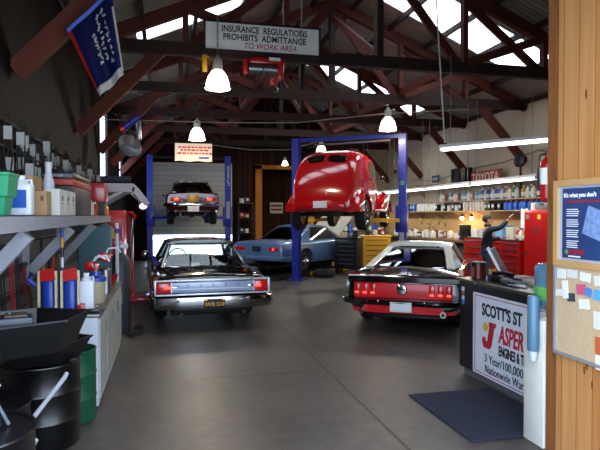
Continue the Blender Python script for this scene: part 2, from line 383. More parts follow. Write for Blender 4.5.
def wheel(root, x, y, r, w, rimm, rr=.6, z=None):
    sx = 1 if x > 0 else -1; z = r if z is None else z
    t = MB().lathe([(r*rr, -w/2), (r*.9, -w/2), (r*.98, -w*.38), (r, -w*.2), (r, w*.2), (r*.98, w*.38), (r*.9, w/2), (r*rr, w/2), (r*rr*.97, 0), (r*rr, -w/2)], (x, y, z), (1, 0, 0), 28, caps=False).build('tire', rubber, root)
    b = MB().lathe([(0, w*.18), (r*.12, w*.42), (r*.16, w*.36), (r*.2, w*.2), (r*.46, w*.12), (r*.53, w*.3), (r*rr*1.01, w*.47), (r*rr*1.03, w*.2), (r*rr, -w*.45), (0, -w*.4)], (x, y, z), (sx, 0, 0), 24, caps=False)
    for k in range(5):
        a = k*2*pi/5; b.bar((x+sx*w*.3, y+r*.12*cos(a), z+r*.12*sin(a)), (x+sx*w*.34, y+r*rr*.95*cos(a), z+r*rr*.95*sin(a)), .03, .05, up=(1, 0, 0))
    b.build('rim', rimm, t)
def greenhouse(root, P, mroof, mglass, mpillar=None):
    mpillar = mpillar or mroof
    yrb, zrb, wrb = P['rb']; yrt, zrt, wrt = P['rt']; yft, zft, wft = P['ft']; yfb, zfb, wfb = P['fb']
    ysb, ysbz, ysbw = P['sb']; yst = P['st']      # side window rear foot, and its top y
    def rh(w, z, c=.045): return [(0, z-.05), (w-.03, z-.05), (w+.015, z-.035), (w+.01, z-.01), (w-.05, z+.015), (w*.6, z+c*.8), (0, z+c)]
    n = 6; st = []
    for i in range(n+1):
        u = i/n; y = yrt-.03+(yft-yrt+.06)*u; st.append(ring(rh(wrt+(wft-wrt)*u, zrt+(zft-zrt)*u+.028*4*u*(1-u)*P.get('arch', 1)), y))
    MB().loft(st).build('roof', mroof, root, 40)
    def at(w1, w2, z1, z2, z): return w1+(w2-w1)*(z-z1)/(z2-z1)
    for s in (-1, 1):
        b = MB(); dx = .05*s
        q = [(s*wrb, yrb, zrb), (s*ysbw, ysb, ysbz), (s*wrt, yst, zrt-.02), (s*wrt, yrt-.02, zrt-.02)]
        b.loft([[(x-dx, y, z) for x, y, z in q], q]); b.build('rear_pillar', mpillar, root, 0)
        MB().bar((s*(wfb-.01), yfb, zfb-.02), (s*(wft-.01), yft, zft-.02), .035, .06).build('windshield_pillar', mpillar, root, 0)
        b = MB(); q = [(s*(ysbw-.02), ysb, ysbz), (s*(wfb-.02), yfb-.05, zfb), (s*(wft-.01), yft-.03, zft-.03), (s*(wrt-.01), yst, zrt-.03)]
        b.loft([[(x-.006*s, y, z) for x, y, z in q], q]); b.build('side_window', mglass, root, 0)
    def screen(nm, y0, z0, w0, y1, z1, w1, bow, inn=.045):
        rows = []; K = 8
        for z_, y_, w_ in ((z0, y0, w0), ((z0+z1)/2, (y0+y1)/2, (w0+w1)/2), (z1, y1, w1)):
            rows.append([(-1+2*k/K, z_, y_, w_) for k in range(K+1)])
        f = lambda c, off: (c[0]*(c[3]-inn), c[2]+bow*(1-c[0]**2)+off, c[1])
        b = MB(); A = [[b.bm.verts.new(f(c, 0)) for c in r] for r in rows]
        for i in range(2):
            for k in range(K): b._f([A[i][k], A[i][k+1], A[i+1][k+1], A[i+1][k]])
        o = b.build(nm, mglass, root, 60)
        # bright surround
        c = MB(); c.tube([f(q, (-.012 if bow < 0 else .012)) for q in rows[0]]+[f(q, (-.012 if bow < 0 else .012)) for q in rows[2][::-1]], .011, 6, closed=True); c.build('window_trim', chrome, o)
    inn_ = P.get('inn', 0)
    if inn_:
        for s in (-1, 1):
            MB().loft([[(s*(wrb+.0), yrb-.02, zrb), (s*(wrb-inn_), yrb-.03, zrb+.01), (s*(wrt-inn_), yrt-.01, zrt-.015), (s*wrt, yrt-.0, zrt-.015)], [(s*(wrb+.0), yrb, zrb-.03), (s*(wrb-inn_), yrb, zrb-.03), (s*(wrt-inn_), yrt, zrt-.05), (s*wrt, yrt, zrt-.05)]]).build('sail_panel', mpillar, root, 0)
    screen('rear_window', yrb+.02, zrb+.005, wrb, yrt, zrt-.02, wrt, -P.get('bow', .06), P.get('inn', .045))
    screen('windshield', yfb, zfb, wfb, yft, zft-.02, wft, .08)
def seats(root, ys, w, zt, m):
    for y in ys: MB().box((0, y, zt-.14), (w*2, .16, .3), bev=.05).build('seat_back', m, root)
vinyl = mat('dark_vinyl', '#0c0c0e', .95, spec=.1)

# ---- nearest left car: dark 1960s hardtop seen from behind
blackpaint = mat('black_car_paint', '#0b0b0d', .12, coat=1, var=.05); silverpaint = mat('silver_tail_sky_reflection', '#a9b8d6', .3, .1, coat=.6)  # silver tail panel: blue sky reflection painted into its base colour
lblue = mat('light_metallic_blue_paint', '#5a7ca8', .3, .2, coat=.7); coretop = mat('dark_bronze_black_paint', '#171416', .12, .3, coat=1, var=.05)
c = thing('sedan_car', 'dark hardtop car with silver tail panel and lit red lamps, nearest on the left', 'car', (.74, 9.04, 0), R(3))
body(c, [(0, .86, .42, .79, .81), (.03, .905, .36, .80, .83), (.35, .935, .30, .82, .87), (1.0, .945, .25, .83, .90), (1.8, .95, .23, .85, .92), (3.4, .95, .23, .86, .93), (4.2, .94, .25, .84, .92), (4.95, .92, .32, .80, .87), (5.1, .87, .4, .74, .8)], coretop, [(1.28, .39), (4.15, .39)], .33)
greenhouse(c, dict(rb=(1.12, .90, .76), rt=(1.66, 1.31, .60), ft=(2.95, 1.31, .60), fb=(3.55, .93, .76), sb=(1.75, .90, .80), st=1.95), coretop, glassc)
for x in (-.76, .76):
    for y in (1.28, 4.15): wheel(c, x, y, .33, .2, chrome)
MB().box((0, -.012, .675), (1.36, .03, .165), bev=.01).build('tail_panel', silverpaint, c)
b = MB()
for z in (.785, .565): b.box((0, -.03, z), (1.80, .045, .03), bev=.01)
for x in (-.905, .905): b.box((x, -.03, .675), (.035, .045, .24), bev=.01)
for x in (-.655, .655): b.box((x, -.033, .675), (.012, .03, .18))
b.box((0, -.034, .648), (1.3, .02, .01)); b.build('tail_trim', mat('bright_satin_trim', '#dfe3ea', .3, .4), c)
for x in (-.775, .775):
    l = MB().box((x, -.02, .675), (.215, .05, .17), bev=.02).build('tail_lamp', redglow, c); MB().box((x*.93, -.048, .68), (.1, .012, .05), bev=.01).build('lamp_bulb', redhot, l)
    MB().box((x*.78, -.03, .675), (.1, .02, .04), bev=.008).build('reverse_lamp', chrome, c)
for i, ch in enumerate('DODGE'): text(ch, .06, darksteel, c, (-.4+.2*i, -.035, .7), (pi/2, 0, 0), 'badge_letter')
b = MB(); b.loft([ring([(0, -.0), (.0, 0)], 0)], caps=False) if False else None
def bumper(root, w, y, z0, z1, m, d=.1, name='rear_bumper', wrap=.35):
    pr = [(0, z0), (d*.7, z0+.01), (d, (z0+z1)/2), (d*.85, z1-.01), (.2*d, z1)]
    path = [(-w-.0, y+wrap, -1), (-w, y+.06, -.8), (-w*.93, y-.01, -.3), (-w*.5, y-.035, 0), (0, y-.045, 0), (w*.5, y-.035, 0), (w*.93, y-.01, .3), (w, y+.06, .8), (w, y+wrap, 1)]
    rings = []
    for x, yy, o in path:
        ox = o; oy = -(1-abs(o)); l = math.hypot(ox, oy) or 1
        rings.append([(x+ox/l*q, yy+oy/l*q, z) for q, z in pr])
    return MB().loft(rings).build(name, m, root, 50)
bumper(c, .90, -.0, .33, .53, chrome, .11)
pl = MB().box((.0, -.165, .42), (.33, .012, .16), bev=.01).build('license_plate', ink, c); text('IWB 518', .085, yellow, pl, (0, -.175, .415), (pi/2, 0, 0), 'plate_number', bold=.002)
b = MB(); b.box((-.14, -.165, .495), (.05, .03, .03)); b.box((.14, -.165, .495), (.05, .03, .03)); b.build('plate_lamp', mat('plate_lamp_glow', '#ffb080', .4, emit=.8), c)
MB().box((0, .5, .3), (1.2, .8, .1), bev=.03).build('fuel_tank', darksteel, c); MB().box((0, 2.4, .2), (1.3, 4, .08), bev=.03).build('underbody', darksteel, c)
for x in (-.5, .5): MB().cyl((x, -.02, .25), (x, .8, .25), .03).build('exhaust_pipe', darksteel, c)
MB().tube([(-.36+.19*cos(k*pi/8), 2.75+.05*sin(k*pi/8), .94+.19*sin(k*pi/8)) for k in range(16)], .012, 6, closed=True).build('steering_wheel', vinyl, c)
seats(c, (2.3,), .6, 1.0, vinyl)
MB().box((0, 2.8, 1.245), (.26, .03, .06), bev=.01).build('rearview_mirror', darksteel, c)
m_ = MB().tube([(-.86, 3.0, .9), (-.98, 2.98, .98)], .012).build('side_mirror', chrome, c); MB().ball((-1.0, 2.97, 1.02), .075, sc=(1, .6, 1)).build('mirror_head', chrome, m_)
b = MB()
for x in (-.955, .955): b.box((x*.985, 2.0, .60), (.012, 3.6, .02))
b.build('side_trim', chrome, c)

# ---- right car: black and red fastback with white roof
whitep = mat('white_car_paint', '#d9d8d2', .25, coat=.8, var=.04); redpaint = mat('bright_red_car_paint', '#e01a24', .4, coat=.3, var=.05)
c = thing('fastback_car', 'black and red fastback with white roof and triple tail lamps', 'car', (3.52, 7.96, 0), R(-33))
body(c, [(0, .84, .40, .80, .84, .015), (.03, .86, .36, .82, .885, .015), (.12, .88, .32, .83, .90, .015), (.5, .905, .26, .85, .95), (1.1, .925, .23, .87, .96), (1.9, .93, .21, .86, .95), (3.2, .92, .21, .85, .93), (3.9, .90, .23, .82, .90), (4.5, .86, .3, .76, .83), (4.66, .8, .38, .7, .75)], [blackpaint, redpaint], [(1.12, .36), (3.85, .36)], .33, red=lambda p, n: abs(n.x) > .55 and p.z < .62 and p.y > .4)
greenhouse(c, dict(rb=(.72, .955, .74), rt=(1.95, 1.255, .575), ft=(2.55, 1.27, .58), fb=(3.15, .94, .72), sb=(1.62, .93, .80), st=2.0, bow=.05, inn=.13), whitep, glassd)
for x in (-.77, .77):
    for y in (1.12, 3.85): wheel(c, x, y, .33, .22, steel)
MB().box((0, -.008, .655), (1.50, .03, .235), bev=.02).build('tail_panel', redpaint, c)
b = MB(); b.loft([[(x, -.045, .80), (x, -.045, .865), (x, .12, .915), (x, .18, .90), (x, .0, .78)] for x in (-.84, -.4, 0, .4, .84)]); b.build('rear_spoiler', blackpaint, c)
for s in (-1, 1):
    for k in range(3):
        x = s*(.45+k*.125)
        l = MB().box((x, -.03, .675), (.085, .03, .165), bev=.012).build('tail_lamp', redglow, c)
        MB().box((x, -.048, .615), (.065, .01, .036), bev=.004).build('lamp_bulb', redhot, l)
l = MB().lathe([(.085, 0), (.085, .02), (.07, .035), (0, .04)], (0, -.02, .68), (0, -1, 0), 24).build('fuel_cap', chrome, c)
# galloping horse badge: body, legs, neck, tail
b = MB(); yy = -.062
b.tube([(-.035, yy, .685), (.0, yy, .69), (.03, yy, .683)], [.008, .013, .01], 6); b.tube([(-.033, yy, .688), (-.048, yy, .705), (-.06, yy, .70)], [.009, .006, .004], 6)
for x0, x1 in ((-.03, -.05), (-.02, -.035), (.025, .045), (.03, .055)): b.tube([(x0, yy, .683), (x1, yy, .658)], [.005, .003], 6)
b.tube([(.033, yy, .688), (.055, yy, .69)], [.004, .002], 6); b.build('horse_badge', darksteel, l)
bumper(c, .86, -.0, .43, .535, mat('black_bumper', '#101012', .15, coat=1), .1)
b = MB(); b.loft([[(x, y+.02, .44), (x, y-.03, .43), (x*.96, y-.015, .31), (x*.94, y+.12, .28)] for x, y in ((-.85, .25), (-.80, .06), (-.4, 0), (0, 0), (.4, 0), (.80, .06), (.85, .25))]); b.build('lower_valance', redpaint, c)
MB().box((0, -.135, .425), (.33, .012, .15), bev=.01).build('license_plate', plate, c)
for x in (-.62, .62): MB().lathe([(.03, 0), (.046, 0), (.046, .2), (.03, .2)], (x, -.1, .335), (0, 1, .05), 16, caps=False).build('exhaust_tip', chrome, c)
for x in (-.35, .35): MB().box((x, -.12, .49), (.02, .02, .05), bev=.005).build('bumper_bolt', chrome, c)
b = MB(); 
for x in (-.865, .865): b.tube([(x, .02, .55), (x*1.0, .0, .70), (x*.99, .02, .83)], .006, 6)
b.build('corner_trim', chrome, c)
b = MB()
for x in (-.93, .93): b.box((x, 2.45, .60), (.012, 2.2, .014))
b.build('side_trim', chrome, c)
seats(c, (2.3,), .55, 1.0, vinyl); MB().box((0, 2.2, .19), (1.3, 3.6, .08), bev=.03).build('underbody', darksteel, c); MB().box((0, .5, .3), (1.2, .6, .1), bev=.03).build('fuel_tank', darksteel, c)

# ---- light blue coupe behind
c = thing('coupe_car', 'light metallic blue coupe with a red tail lamp, parked at the back', 'car', (2.55, 15.93, .15), R(-50))
body(c, [(0, .86, .42, .84, .86), (.04, .9, .36, .86, .89), (.4, .93, .30, .88, .92), (1.1, .94, .25, .88, .93), (3.1, .94, .23, .88, .94), (4.2, .92, .25, .84, .9), (4.8, .88, .34, .78, .83), (4.9, .84, .4, .74, .78)], lblue, [(1.15, .37), (3.9, .37)], .33)
greenhouse(c, dict(rb=(.95, .92, .72), rt=(1.65, 1.31, .58), ft=(2.65, 1.31, .58), fb=(3.25, .94, .74), sb=(1.5, .92, .79), st=1.8), lblue, glassd)
for x in (-.76, .76):
    for y in (1.15, 3.9): wheel(c, x, y, .33, .2, chrome)
bumper(c, .88, 0, .38, .5, lblue, .09)
for s in (-1, 1):
    for k in range(3):
        l = MB().box((s*(.5+.12*k), -.01, .70), (.1, .03, .1), bev=.01).build('tail_lamp', redglow, c)
        if k == 1 and s > 0: MB().box((s*(.5+.12*k), -.027, .70), (.06, .01, .06), bev=.004).build('lamp_bulb', redhot, l)
MB().box((0, -.02, .70), (.32, .012, .15), bev=.01).build('license_plate', ink, c)
MB().box((0, 2.2, .2), (1.4, 4, .08), bev=.03).build('underbody', darksteel, c); seats(c, (2.2,), .55, 1.0, vinyl)

for s in (-1, 1): tag(MB().hexa([(s*.72-.22, -.35, -.15), (s*.72+.22, -.35, -.15), (s*.72+.22, 4.7, -.15), (s*.72-.22, 4.7, -.15), (s*.72-.22, .3, 0), (s*.72+.22, .3, 0), (s*.72+.22, 4.7, 0), (s*.72-.22, 4.7, 0)]).build('drive_on_ramp', darksteel, None, 0), 'dark drive-on ramp under the %s wheels of the light blue coupe' % ('left' if s < 0 else 'right'), 'ramp').matrix_world = M.Translation(V((2.55, 15.93, .152))) @ M.Rotation(R(-50), 4, 'Z')
MB().box((.98, 2.9, -.06), (.05, 3.2, .11)).build('yellow_rail', yellow, bpy.data.objects['drive_on_ramp.001'], 0)
hood = MB(); hood.hexa([(-.6, 3.4, .95), (.6, 3.4, .95), (.62, 4.35, 1.65), (-.62, 4.35, 1.65), (-.6, 3.38, .99), (.6, 3.38, .99), (.62, 4.32, 1.69), (-.62, 4.32, 1.69)]); hood.build('raised_hood', mat('grey_hood_underside', '#a8a59c', .6), c, 0)

# ---- 1930s red sedan on the lift
hr = thing('vintage_sedan_car', 'glossy red 1930s sedan raised on the blue lift', 'car', (3.66, 12.40, 1.60), R(-33))
rp = mat('candy_red_paint', '#c40f14', .18, coat=1, var=.04)
def hp(w, zb, zm, zt, e=2.5, wt=None):
    # tall body section: straight lower side, elliptical crown
    P = [(0, zb), (w*.9, zb), (w, zb+.06), (w*1.02, (zb+zm)/2), (w, zm)]
    for k in range(1, 8):
        a = k*pi/2/7; P.append((max(0, w*abs(cos(a))**(2/e)) if k < 7 else 0, zm+(zt-zm)*sin(a)**(2/e)))
    P = [(x*(1-.13*max(0, z-.85)), z) for x, z in P]
    return P
st = [(-.57, .62, .34, .50, .62), (-.53, .68, .30, .72, .86), (-.42, .71, .29, .98, 1.14), (-.26, .73, .28, 1.22, 1.40), (-.05, .75, .28, 1.40, 1.60), (.25, .77, .28, 1.50, 1.73), (.8, .78, .28, 1.54, 1.80), (1.5, .77, .28, 1.5, 1.78), (1.9, .73, .28, 1.35, 1.66), (2.05, .66, .28, 1.0, 1.30), (2.15, .60, .28, .95, 1.14), (2.6, .50, .30, .9, 1.10), (3.1, .38, .32, .85, 1.05), (3.3, .25, .36, .78, .98)]
MB().loft([ring(hp(*s[1:]), s[0]) for s in st]).build('body', rp, hr, 50)
for s in (-1, 1):
    # pontoon fenders
    def fend(y0, y1, x0, rmax, zl, nm, hz):
        rings = []; n = 12
        for i in range(n+1):
            u = i/n; y = y0+(y1-y0)*u; k = max(.12, sin(pi*min(1, max(0, .04+.92*u)))**.55)
            h = hz*k; w = .17*(.6+.4*k); r = []
            for j in range(9):
                a = pi*j/8; r.append((s*(x0+w*cos(a)*(1.0)), y, zl+(h)*sin(a)**.8))
            r += [(s*(x0-w*.9), y, zl-.03), (s*(x0+w*.95), y, zl-.03)]
            rings.append(r)
        o = MB().loft(rings).build(nm, rp, hr, 60); return o
    f = fend(-.56, 1.0, .74, .4, .33, 'rear_fender', .52)
    cc = MB().cyl((s*.62, .14, .33), (s*1.1, .14, .33), .37, n=28).build('cutter', rp, None, 0); cc.matrix_world = M.Identity(4); cut(f, cc); f.data.materials.clear(); f.data.materials.append(rp)
    f = fend(2.0, 3.62, .72, .4, .33, 'front_fender', .52)
    cc = MB().cyl((s*.56, 2.86, .33), (s*1.1, 2.86, .33), .36, n=28).build('cutter', rp, None, 0); cut(f, cc); f.data.materials.clear(); f.data.materials.append(rp)
    MB().box((s*.82, 1.5, .32), (.2, 1.5, .05), bev=.02).build('running_board', rp, hr)
    MB().tube([(s*.925, .85, .34), (s*.925, 2.05, .34), (s*.93, 2.25, .42), (s*.93, 2.42, .60), (s*.92, 2.62, .74), (s*.9, 2.9, .8)], .02, 6).build('fender_highlight', whitep, hr)  # white tube painting the highlight along running board and fender edge
    wheel(hr, s*.76, .14, .35, .22, chrome, .62, .22); wheel(hr, s*.74, 2.86, .31, .18, chrome, .62, .2)
    # split rear windows, side windows
    def onback(u, v):   # point on the sloping back
        z = 1.30+v; zz = [(-.1, 1.36), (.2, 1.54), (.6, 1.66)]
        return z
    w = MB(); cx = s*.25; pts = []
    for k in range(20):
        a = 2*pi*k/20; px = cx+.215*math.copysign(abs(cos(a))**.6, cos(a)); v = .11*math.copysign(abs(sin(a))**.75, sin(a))
        if s*px < .04: px = s*.04
        pts.append((px, v))
    # tangent plane of the back, sloping forward
    T = V((0, .25, .19)).normalized(); Nn = V((0, -.19, .25)).normalized(); base = V((0, -.15, 1.49))+Nn*.03
    w.loft([[(V((p[0], 0, 0))+base+T*p[1]*1.15+Nn*o-V((0, 0, .05))*(abs(p[0])*1.6)**2) for p in pts] for o in (-.12, .012)]); w.build('rear_window', mat('black_window_glass', '#0a0c0e', .06, coat=1), hr, 30)
    b = MB(); q = [(.35, 1.12), (.30, 1.30), (.38, 1.43), (.58, 1.50), (.82, 1.50), (.82, 1.14)]
    b.loft([[(s*(.66-.14*(z-1.12)), y, z) for y, z in q], [(s*(.775*(1-.13*(z-.85))), y, z) for y, z in q]]); b.build('side_window', MATS['black_window_glass'], hr, 0)
    b = MB(); q = [(.92, 1.12), (.92, 1.50), (1.55, 1.49), (1.62, 1.12)]
    b.loft([[(s*(.66-.14*(z-1.12)), y, z) for y, z in q], [(s*(.79*(1-.13*(z-.85))), y, z) for y, z in q]]); b.build('side_window', MATS['black_window_glass'], hr, 0)
    MB().box((s*.36, -.575, .505), (.17, .03, .02), bev=.008).build('tail_lamp', mat('dark_lens', '#3a0508', .2), hr)
m_ = MB().tube([(.7, 1.75, 1.12), (.86, 1.72, 1.15)], .01).build('side_mirror', black, hr); MB().ball((.9, 1.71, 1.16), .06, sc=(1, .6, .8)).build('mirror_head', black, m_)
MB().box((0, -.55, .43), (1.12, .2, .22), bev=.09).build('roll_pan', rp, hr)
MB().box((.0, -.68, .45), (.32, .012, .15), bev=.01).build('license_plate', plate, hr)
MB().box((0, 1.3, .24), (.9, 3.4, .1), bev=.03).build('chassis', darksteel, hr); MB().cyl((-.62, .14, .3), (.62, .14, .3), .06).build('rear_axle', darksteel, hr)
MB().lathe([(0, 0), (.12, .03), (.14, .12), (.12, .22), (0, .25)], (0, .02, .3), (0, 1, 0), 16).build('differential', darksteel, hr)
# trunk outline
b = MB(); 
def backpt(x, v): 
    y, z = [( -.585, .60), (-.555, .66), (-.47, .92), (-.22, 1.20)][v]; return (x, y-.0, z)

# ---- dark red coupe on the rear lift
mp = mat('dark_maroon_paint', '#430a0d', .22, 0, coat=.8, var=.05); gold = mat('gold_stripe_paint', '#a87c2a', .35, .3)
c = thing('coupe_car', 'dark maroon coupe with gold stripes raised on the rear lift', 'car', (.86, 18.2, 1.60), 0)
body(c, [(0, .80, .42, .86, .90), (.04, .84, .36, .88, .93), (.35, .87, .30, .90, .97), (1.0, .88, .25, .92, .99), (3.0, .88, .23, .90, .97), (3.9, .85, .25, .84, .90), (4.4, .8, .36, .76, .8)], mp, [(1.05, .36), (3.55, .36)], .32)
greenhouse(c, dict(rb=(.5, .96, .68), rt=(1.3, 1.36, .55), ft=(2.25, 1.36, .55), fb=(2.85, .98, .70), sb=(1.35, .96, .74), st=1.6), mp, glassd)
for x in (-.70, .70):
    for y in (1.05, 3.55): wheel(c, x, y, .35, .23, steel, z=.25)
bumper(c, .84, 0, .48, .60, chrome, .09); MB().box((0, -.005, .74), (.38, .022, .24), bev=.008).build('stripe_panel', gold, c)
MB().hexa([(-.19, .02, .88), (.19, .02, .88), (.19, .45, .97), (-.19, .45, .97), (-.19, .02, .935), (.19, .02, .935), (.19, .45, 1.0), (-.19, .45, 1.0)]).build('deck_stripe', gold, c)
for s in (-1, 1):
    l = MB().box((s*.55, -.01, .72), (.32, .03, .12), bev=.015).build('tail_lamp', redglow, c); MB().box((s*.52, -.03, .72), (.16, .012, .07), bev=.01).build('lamp_bulb', redhot, l)
MB().box((0, -.12, .42), (.36, .012, .18), bev=.01).build('license_plate', plate, c)
MB().box((0, .1, .37), (1.1, .1, .1), bev=.02).build('rear_valance', steel, c); MB().box((0, 2.2, .24), (1.1, 3.6, .1), bev=.03).build('underbody', darksteel, c)
MB().cyl((-.6, 1.05, .26), (.6, 1.05, .26), .05).build('rear_axle', darksteel, c); MB().ball((0, 1.05, .26), .13).build('differential', darksteel, c)
for s in (-1, 1): MB().tube([(s*.4, -.0, .3), (s*.4, .5, .22), (s*.3, 1.0, .2), (s*.3, 2.5, .22)], .035, 8).build('exhaust_pipe', darksteel, c)
MB().tube([(-.86, 2.6, .9), (-.97, 2.58, .95)], .03).build('side_mirror', chrome, c)

# ------------------------------------------------------------------ lifts
def lift(label, loc, rz, half, H, armz, bar=True, band=None, armcol=None):
    t = thing('car_lift', label, 'lift', loc, rz)
    for s in (-1, 1):
        b = MB(); b.box((s*half, 0, H/2), (.19, .03, H)); 
        for q in (-.1, .1): b.box((s*half-.0, q-.0, H/2), (.19, .03, H))
        b.box((s*(half+.09), 0, H/2), (.025, .22, H)); col = b.build('column', bluep, t, 0)
        MB().box((s*half, 0, .015), (.45, .5, .03)).build('base_plate', bluep, t, 0)
        MB().box((s*(half-.02), 0, armz-.12), (.30, .26, .7), bev=.01).build('carriage', bluep, t)
        for q in (-1, 1):
            a = MB().bar((s*(half-.1), q*.08, armz-.16), (s*.55, q*1.0, armz-.14), .13, .10).build('lift_arm', armcol or bluep, t, 0)
            MB().lathe([(.07, 0), (.07, .04), (.04, .04), (.04, .14), (.07, .14), (.07, .16)], (s*.55, q*1.0, armz-.12), n=14).build('lift_pad', rubber, a)
    if bar: MB().box((0, 0, H-.05), (half*2, .12, .09)).build('overhead_beam', bluep, t, 0)
    return t
L2 = lift('blue two post lift holding up the red sedan', (4.78, 14.38, 0), R(-33), 1.47, 3.93, 1.84, True, armcol=yellow)
MB().lathe([(.05, -.04), (.24, -.04), (.24, -.03), (.1, -.03), (.1, .03), (.24, .03), (.24, .04), (.05, .04)], (1.3, -.18, 3.0), (1, .2, 0), 24).build('hose_reel', mat('dark_rust_hose', '#3a1c14', .7), L2)
for z, m, h in ((1.7, plate, .1), (1.3, mat('grey_decal', '#9aa0ac', .6), .42), (2.65, mat('green_decal', '#3d8a66', .6), .1)): MB().box((1.47, -.12, z), (.12, .01, h)).build('decal', m, L2, 0)
MB().cyl((-.9, -.14, 3.72), (1.2, -.3, 3.74), .03).build('safety_bar', steel, L2)
L1 = lift('blue two post lift holding up the maroon coupe', (.82, 20.05, 0), 0, 1.34, 3.9, 1.88, False)
MB().box((0, 0, 3.83), (2.5, .05, .05)).build('shut_off_bar', darksteel, L1, 0)
text('ROTARY LIFT', .12, plate, L1, (1.34, -.125, 3.2), (pi/2, pi/2, 0), 'column_lettering'); MB().box((1.34, -.13, 2.0), (.12, .01, .6)).build('decal', MATS['grey_decal'], L1, 0)

# rear roll-up door, raised a metre
dm = boards('white_roll_up_door_slats', '#c4c3bd', '#d8d7d0', 2, .2, rough=.5, gap=.08, grain=2, dark=.55, bump=.3)
o = MB().box((.98, YB+.02, 2.47), (3.34, .05, 2.9)).build('door_1', dm, smooth=0); struct(o)
MB().box((.98, YB-.0, 1.05), (3.34, .07, .06)).build('bottom_rail', steel, o, 0)

# ------------------------------------------------------------------ pendant lamps
lampglow = mat('glowing_lamp_glass', '#fff6e4', .4, emit=5.0); 
def lamp(x, y, z, r, label, topz, chain=False, watt=90):
    t = thing('pendant_lamp', label, 'lamp', (x, y, z), 0, 'bell shaped ceiling lamps'); k = r/.21
    MB().lathe([(.21*k, 0), (.205*k, .03*k), (.19*k, .1*k), (.16*k, .2*k), (.1*k, .29*k), (.07*k, .31*k)], n=28, caps=False).build('shade', lampglow, t)
    MB().lathe([(.07*k, .3*k), (.085*k, .32*k), (.085*k, .48*k), (.05*k, .5*k), (.02*k, .56*k)], n=16).build('ballast_housing', mat('grey_cast_housing', '#9b9a92', .5), t)
    MB().lathe([(.212*k, -.008*k), (.225*k, -.004*k), (.225*k, .012*k), (.208*k, .016*k)], n=28, caps=False).build('shade_rim', steel, t)
    if chain:
        b = MB(); zz = .56*k; i = 0
        while z+zz < topz:
            a = i % 2; b.tube([((.016*cos(q) if a else 0), (0 if a else .016*cos(q)), zz+.03+.032*sin(q)) for q in [j*pi/4 for j in range(8)]], .005, 5, closed=True); zz += .05; i += 1
        b.build('chain', steel, t)
    else: MB().cyl((0, 0, .5*k), (0, 0, topz-z), .012, n=6).build('stem', darksteel, t)
    l = bpy.data.lights.new('lamp_light', 'POINT'); l.energy = watt; l.color = (1, .86, .66); l.shadow_soft_size = .12*k
    lo = bpy.data.objects.new('lamp_light', l); COL.objects.link(lo); lo.parent = t; lo.location = (0, 0, .02)
lamp(.86, 9.5, 3.94, .21, 'lit bell lamp on a chain in front of the insurance sign, largest of all', 5.7, True)
lamp(.8, 14.7, 3.76, .21, 'lit bell lamp just above the white hanging banner', 5.0, watt=170)
lamp(5.26, 12.76, 3.88, .21, 'lit bell lamp hanging right of the red sedan, near the lift corner', 5.2)
lamp(5.3, 18.9, 4.0, .18, 'small lit bell lamp appearing right above the red sedan roof', 5.6)
lamp(4.45, 21.0, 3.72, .12, 'smallest lit lamp hanging before the orange wooden frame', 5.2, watt=40)

# fluorescent strips
tubeglow = mat('glowing_fluorescent_tube', '#f4fbff', .4, emit=5.0)
def strip(p0, p1, label, rods=True, top=4.6, watt=18):
    a = V(p0); b_ = V(p1); d = b_-a; L_ = d.length; t = thing('strip_light', label, 'light', tuple((a+b_)/2), math.atan2(d.y, d.x), 'fluorescent strip lights')
    h = MB(); h.prism([(-L_/2, -.075, .0), (-L_/2, .075, 0), (-L_/2, .04, .06), (-L_/2, -.04, .06)], (L_, 0, 0)); h.build('housing', mat('bright_white_enamel', '#f2f2f0', .35), t, 0)
    for s in (-1, 1):
        MB().cyl((-L_/2+.05, s*.045, -.03), (L_/2-.05, s*.045, -.03), .019, n=10).build('tube', tubeglow, t)
        MB().box((s*(L_/2-.02), 0, -.02), (.03, .13, .06)).build('lamp_holder', white, t)
    if rods:
        for s in (-1, 1): MB().cyl((s*L_*.42, 0, .09), (s*L_*.42, 0, top-p0[2]), .008, n=6).build('suspension_rod', steel, t)
    l = bpy.data.lights.new('tube_light', 'AREA'); l.shape = 'RECTANGLE'; l.size = L_; l.size_y = .1; l.energy = watt; l.color = (.95, 1, .95)
    lo = bpy.data.objects.new('tube_light', l); COL.objects.link(lo); lo.parent = t; lo.location = (0, 0, -.06)
strip((4.70, 9.02, 2.99), (6.05, 6.93, 2.99), 'large fluorescent strip hanging above the tool cabinets, nearest to the viewer', watt=25)
for i in range(5):
    strip((7.4, 10.0+2.54*i, 2.60), (7.4, 12.5+2.54*i, 2.60), 'fluorescent strip over the parts shelves, '+['first of the run, by the fire extinguisher', 'second of the run, below the red letters', 'third of the run, below the black speaker', 'fourth of the run, past the blue lift column', 'last of the run, at the back corner'][i], watt=30)

